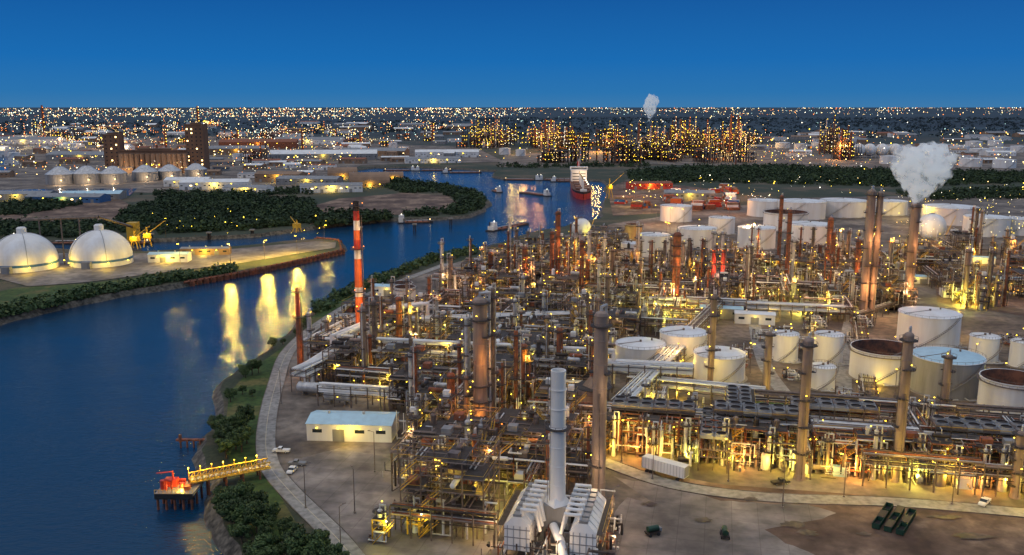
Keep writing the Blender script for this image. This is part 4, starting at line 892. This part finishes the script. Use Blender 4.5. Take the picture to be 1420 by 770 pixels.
for u,v,vt in[(756,205,165),(764,205,165),(742,205,178),(1012,212,158),(1022,212,160),(1165,222,178),(1178,222,182),(943,215,165),(885,215,170),(62,190,144),(275,172,148),(420,215,180),(600,200,170),(230,205,178),(330,200,180),(500,205,182)]:
    mb=MB(); h=hstack(vt,v) if vt>148 else 115; s_=dist(v)/F
    mb.lathe([(s_*2.0,0),(s_*1.2,h),(.02,h)],0,0,"rusty_steel",n=10)
    for k in range(6): mb.ring(0,0,h*(k+1)/6.5,s_*1.2,s_*2.2,"steel",n=8,rail=False); mb.cyl((s_*2,-s_*2,h*(k+1)/6.5),(s_*2,-s_*2,h*(k+1)/6.5+s_*.7),s_*.35,R.choice(["lamp_yellow","lamp_orange","lamp_warm"]),n=5)
    mb.obj("refinery_tower",at(u,v))
def lights_mass(name,spec,seed):
    r=random.Random(seed); mb=MB()
    for n,u0,u1,v0,v1,ms,sz,pw in spec:
        cl=[(r.uniform(u0,u1),v0+(v1-v0)*r.random()**pw) for _ in range(max(6,n//14))]
        for _ in range(n):
            if r.random()<.6:
                cu,cv=r.choice(cl); u=cu+r.gauss(0,16); v=min(max(v0,cv+r.gauss(0,(cv-148)*.03)),v1)
            else: v=v0+(v1-v0)*r.random()**pw; u=r.uniform(u0,u1)
            if v>230 and u>475 and v<262 and u<840: continue
            x,y=G(u,v); s_=dist(v)/F*sz*r.choice([.2,.28,.28,.35,.4,.5,.75]); z=r.uniform(6,22)
            mb.cyl((x,y,z),(x,y,z+s_*1.6),s_*.8,r.choice(ms),r1=s_*.5,n=5)
    mb.obj(name)
A_=["lamp_white","lamp_warm","lamp_warm","lamp_orange","lamp_cyan"]
lights_mass("distant_city_lights",[(1900,-60,700,150.4,164,A_,.75,1.),(1200,-60,660,163,205,A_,.85,1.),(650,-60,520,200,250,["lamp_warm","lamp_yellow","lamp_white","lamp_orange"],.9,1),(800,640,1480,150.2,161,A_,.7,1.8),(180,640,1480,161,190,["lamp_white","lamp_cyan","lamp_warm"],.75,1),(300,660,1080,188,228,["lamp_yellow","lamp_white","lamp_orange","lamp_warm"],1.0,1),(380,1060,1480,186,240,["lamp_warm","lamp_white","lamp_orange","lamp_yellow"],.9,1),(90,840,1240,262,300,["lamp_yellow","lamp_warm","lamp_white"],.9,1),(190,1240,1480,265,345,["lamp_yellow","lamp_warm","lamp_white"],.7,1),(24,200,470,315,350,["lamp_yellow"],1.,1)],9)
for k in range(24):
    u,v=(R.uniform(870,1460),R.uniform(285,345)) if k<16 else (R.uniform(850,1040),R.uniform(262,292)); pole(u,v,18,16000,rr=.6,m="lamp_yellow",col=R.choice([YEL,WARM,ORG]))
# ------------------------------------------------------------------ vegetation
def tree_mesh(seed,h=9,r=4,nl=3000,ls=.36):
    rr=random.Random(seed); mb=MB(); tr=h*.03+.12
    mb.cyl((0,0,-.5),(0,0,h*.35),tr,"bark",r1=tr*.7); cl=[]
    for k in range(7):
        a=k*2.4+rr.random(); q=rr.uniform(.35,.75)*r; z=rr.uniform(.45,.85)*h; p_=(math.cos(a)*q,math.sin(a)*q,z)
        mb.cyl((0,0,h*.3),p_,tr*.55,"bark",r1=.05,n=5); cl.append((p_,rr.uniform(.28,.46)*r))
    for k in range(9):
        a=rr.uniform(0,6.28); q=rr.uniform(0,.9)*r; cl.append(((math.cos(a)*q,math.sin(a)*q,rr.uniform(.35,.98)*h),rr.uniform(.16,.38)*r))
    for _ in range(nl):
        c,cr=rr.choice(cl); d=Vector((rr.gauss(0,1),rr.gauss(0,1),rr.gauss(0,.8))).normalized(); p_=Vector(c)+d*cr*rr.uniform(.6,1.12)
        n_=(d+Vector((rr.gauss(0,.5),rr.gauss(0,.5),rr.gauss(0,.5)))).normalized(); u_=n_.orthogonal().normalized(); w_=n_.cross(u_); s_=ls*rr.uniform(.6,1.3)
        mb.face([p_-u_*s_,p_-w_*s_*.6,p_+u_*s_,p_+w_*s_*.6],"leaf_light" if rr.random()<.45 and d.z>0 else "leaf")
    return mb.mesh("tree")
TM=[tree_mesh(s_) for s_ in(1,2,3,4)]
def plant_trees(P,n,s0,s1,seed):
    r=random.Random(seed); Q=px(P); x0,x1,y0,y1=bbox(Q); c=0;pts=[]
    for _ in range(n*30):
        x,y=r.uniform(x0,x1),r.uniform(y0,y1)
        if inpoly(x,y,Q) and all(math.hypot(x-a,y-b_)>3.*s1 for a,b_ in pts):
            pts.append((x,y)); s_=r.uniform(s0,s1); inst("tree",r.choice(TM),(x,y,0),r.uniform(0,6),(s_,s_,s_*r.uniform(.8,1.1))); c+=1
            if c>=n:break
plant_trees([(360,800),(325,745),(306,718),(304,700),(330,698),(360,705),(395,725),(430,755),(470,800)],36,.45,1.0,1)
plant_trees([(290,640),(289,604),(304,592),(345,592),(352,615),(345,638)],13,.6,.95,2)
plant_trees([(318,562),(320,545),(350,548),(352,562)],4,.4,.6,3); plant_trees([(335,528),(340,510),(368,508),(364,526)],4,.5,.75,4)
plant_trees([(372,488),(408,462),(420,440),(445,428),(430,450),(400,475)],10,.35,.6,6)
def tree_mass(name,regs,sz,nq,seed,flat=1.25,mats=("leaf","leaf_light"),q0=.3):
    rg=np.random.default_rng(seed); C=[]
    for P,n in regs:
        Q=px(P); x0,x1,y0,y1=bbox(Q); c=0;t=0
        while c<n and t<n*40:
            t+=1; x,y=rg.uniform(x0,x1),rg.uniform(y0,y1)
            if inpoly(x,y,Q): C.append((x,y)); c+=1
    C=np.array(C); K=len(C); s=sz*rg.uniform(.35,1.5,K)
    d=rg.normal(size=(K,nq,3)); d/=np.linalg.norm(d,axis=2,keepdims=True); d[...,2]=np.abs(d[...,2])
    ctr=np.zeros((K,nq,3)); ctr[...,:2]=C[:,None,:]; rad=rg.uniform(.5,1.2,(K,nq,1))
    P=ctr+d*rad*s[:,None,None]*np.array([1,1,flat]); P[...,2]+=.15*s[:,None]
    nrm=d+rg.normal(size=d.shape)*.6; nrm/=np.linalg.norm(nrm,axis=2,keepdims=True)
    u=np.cross(nrm,[0.1,.2,1.]); u/=np.linalg.norm(u,axis=2,keepdims=True); w=np.cross(nrm,u); q=(s[:,None,None]*q0*rg.uniform(.5,1.3,(K,nq,1)))
    V=np.stack([P-u*q,P-w*q*.8,P+u*q,P+w*q*.8],axis=2).reshape(-1,3); n=K*nq
    me=bpy.data.meshes.new(name); me.vertices.add(len(V)); me.vertices.foreach_set("co",V.ravel()); me.loops.add(n*4); me.loops.foreach_set("vertex_index",np.arange(n*4)); me.polygons.add(n); me.polygons.foreach_set("loop_start",np.arange(n)*4)
    usemats(me)
    mi=np.where(rg.random(n)<.3,MI[mats[1]],MI[mats[0]])
    me.polygons.foreach_set("material_index",mi.astype(np.int32)); me.update(calc_edges=True); me.validate(); inst(name,me)
WM=("woods_leaf","woods_leaf_light")
tree_mass("shoreline_bushes",[([(-80,462),(-60,440),(20,425),(100,408),(200,390),(300,376),(330,372),(325,378),(250,390),(150,407),(60,428),(0,441)],600),([(430,432),(482,404),(540,381),(600,358),(660,346),(660,352),(600,365),(540,388),(490,410),(445,436)],300)],2.5,44,1)
tree_mass("peninsula_woods",[([(160,312),(175,292),(230,276),(330,272),(430,278),(440,300),(420,312),(330,320),(220,324),(165,322)],1500),([(560,268),(500,250),(560,252),(620,260),(655,266),(674,276),(668,291),(640,298),(560,301),(560,297),(625,292),(640,280),(610,268)],750),([(-60,330),(-60,314),(60,310),(150,312),(160,322),(100,330)],420),([(440,306),(540,300),(545,304),(440,314)],220),([(-60,300),(-60,288),(60,280),(140,274),(100,288),(20,300)],280),([(180,270),(300,268),(420,262),(430,270),(300,275)],180),([(200,328),(420,312),(540,298),(420,296),(250,320)],260)],3.7,44,2,mats=WM)
tree_mass("tree_belt",[([(880,260),(870,240),(960,232),(1100,232),(1240,238),(1500,242),(1500,252),(1240,260),(1100,256),(960,253)],3000),([(1240,268),(1500,262),(1500,275),(1260,278)],450),([(690,230),(900,228),(900,232),(690,234)],160)],4.3,28,3,mats=WM)
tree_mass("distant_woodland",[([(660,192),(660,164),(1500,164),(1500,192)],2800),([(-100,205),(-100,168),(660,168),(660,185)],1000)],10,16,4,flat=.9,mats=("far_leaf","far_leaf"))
# ------------------------------------------------------------------ sky and light
w=bpy.data.worlds.new("World"); S.world=w; w.use_nodes=True; N=w.node_tree.nodes;L=w.node_tree.links; bg=N["Background"]
tc=N.new("ShaderNodeTexCoord");sp=N.new("ShaderNodeSeparateXYZ");cr=N.new("ShaderNodeValToRGB");L.new(tc.outputs["Generated"],sp.inputs[0]);L.new(sp.outputs[2],cr.inputs[0])
E=cr.color_ramp.elements; E[0].position=0;E[0].color=(.045,.2,.43,1);E[1].position=1;E[1].color=(.84,.84,.9,1)
for p_,c in((.015,(.02,.18,.455)),(.05,(.003,.15,.47)),(.115,(.001,.1,.37)),(.3,(.01,.14,.38)),(.6,(.45,.52,.65))): e=E.new(p_);e.color=(*c,1)
sk=N.new("ShaderNodeTexSky");sk.sky_type='NISHITA';sk.sun_disc=False;sk.sun_elevation=math.radians(2);sk.sun_rotation=math.radians(250);sk.altitude=100
mx=N.new("ShaderNodeMixRGB");mx.blend_type='ADD';mx.inputs[0].default_value=.005;L.new(cr.outputs[0],mx.inputs[1]);L.new(sk.outputs[0],mx.inputs[2]);L.new(mx.outputs[0],bg.inputs[0]);bg.inputs[1].default_value=.95
sd=bpy.data.lights.new("sun",'SUN');sd.energy=.55;sd.angle=math.radians(12);sd.color=(1,.8,.66);so=bpy.data.objects.new("sun",sd);S.collection.objects.link(so)
so.rotation_euler=Vector((.8,.42,-.42)).to_track_quat('-Z','Y').to_euler()
print("CELLS",cells,"LIGHTS",LCOUNT,"OBJ",len(bpy.data.objects))
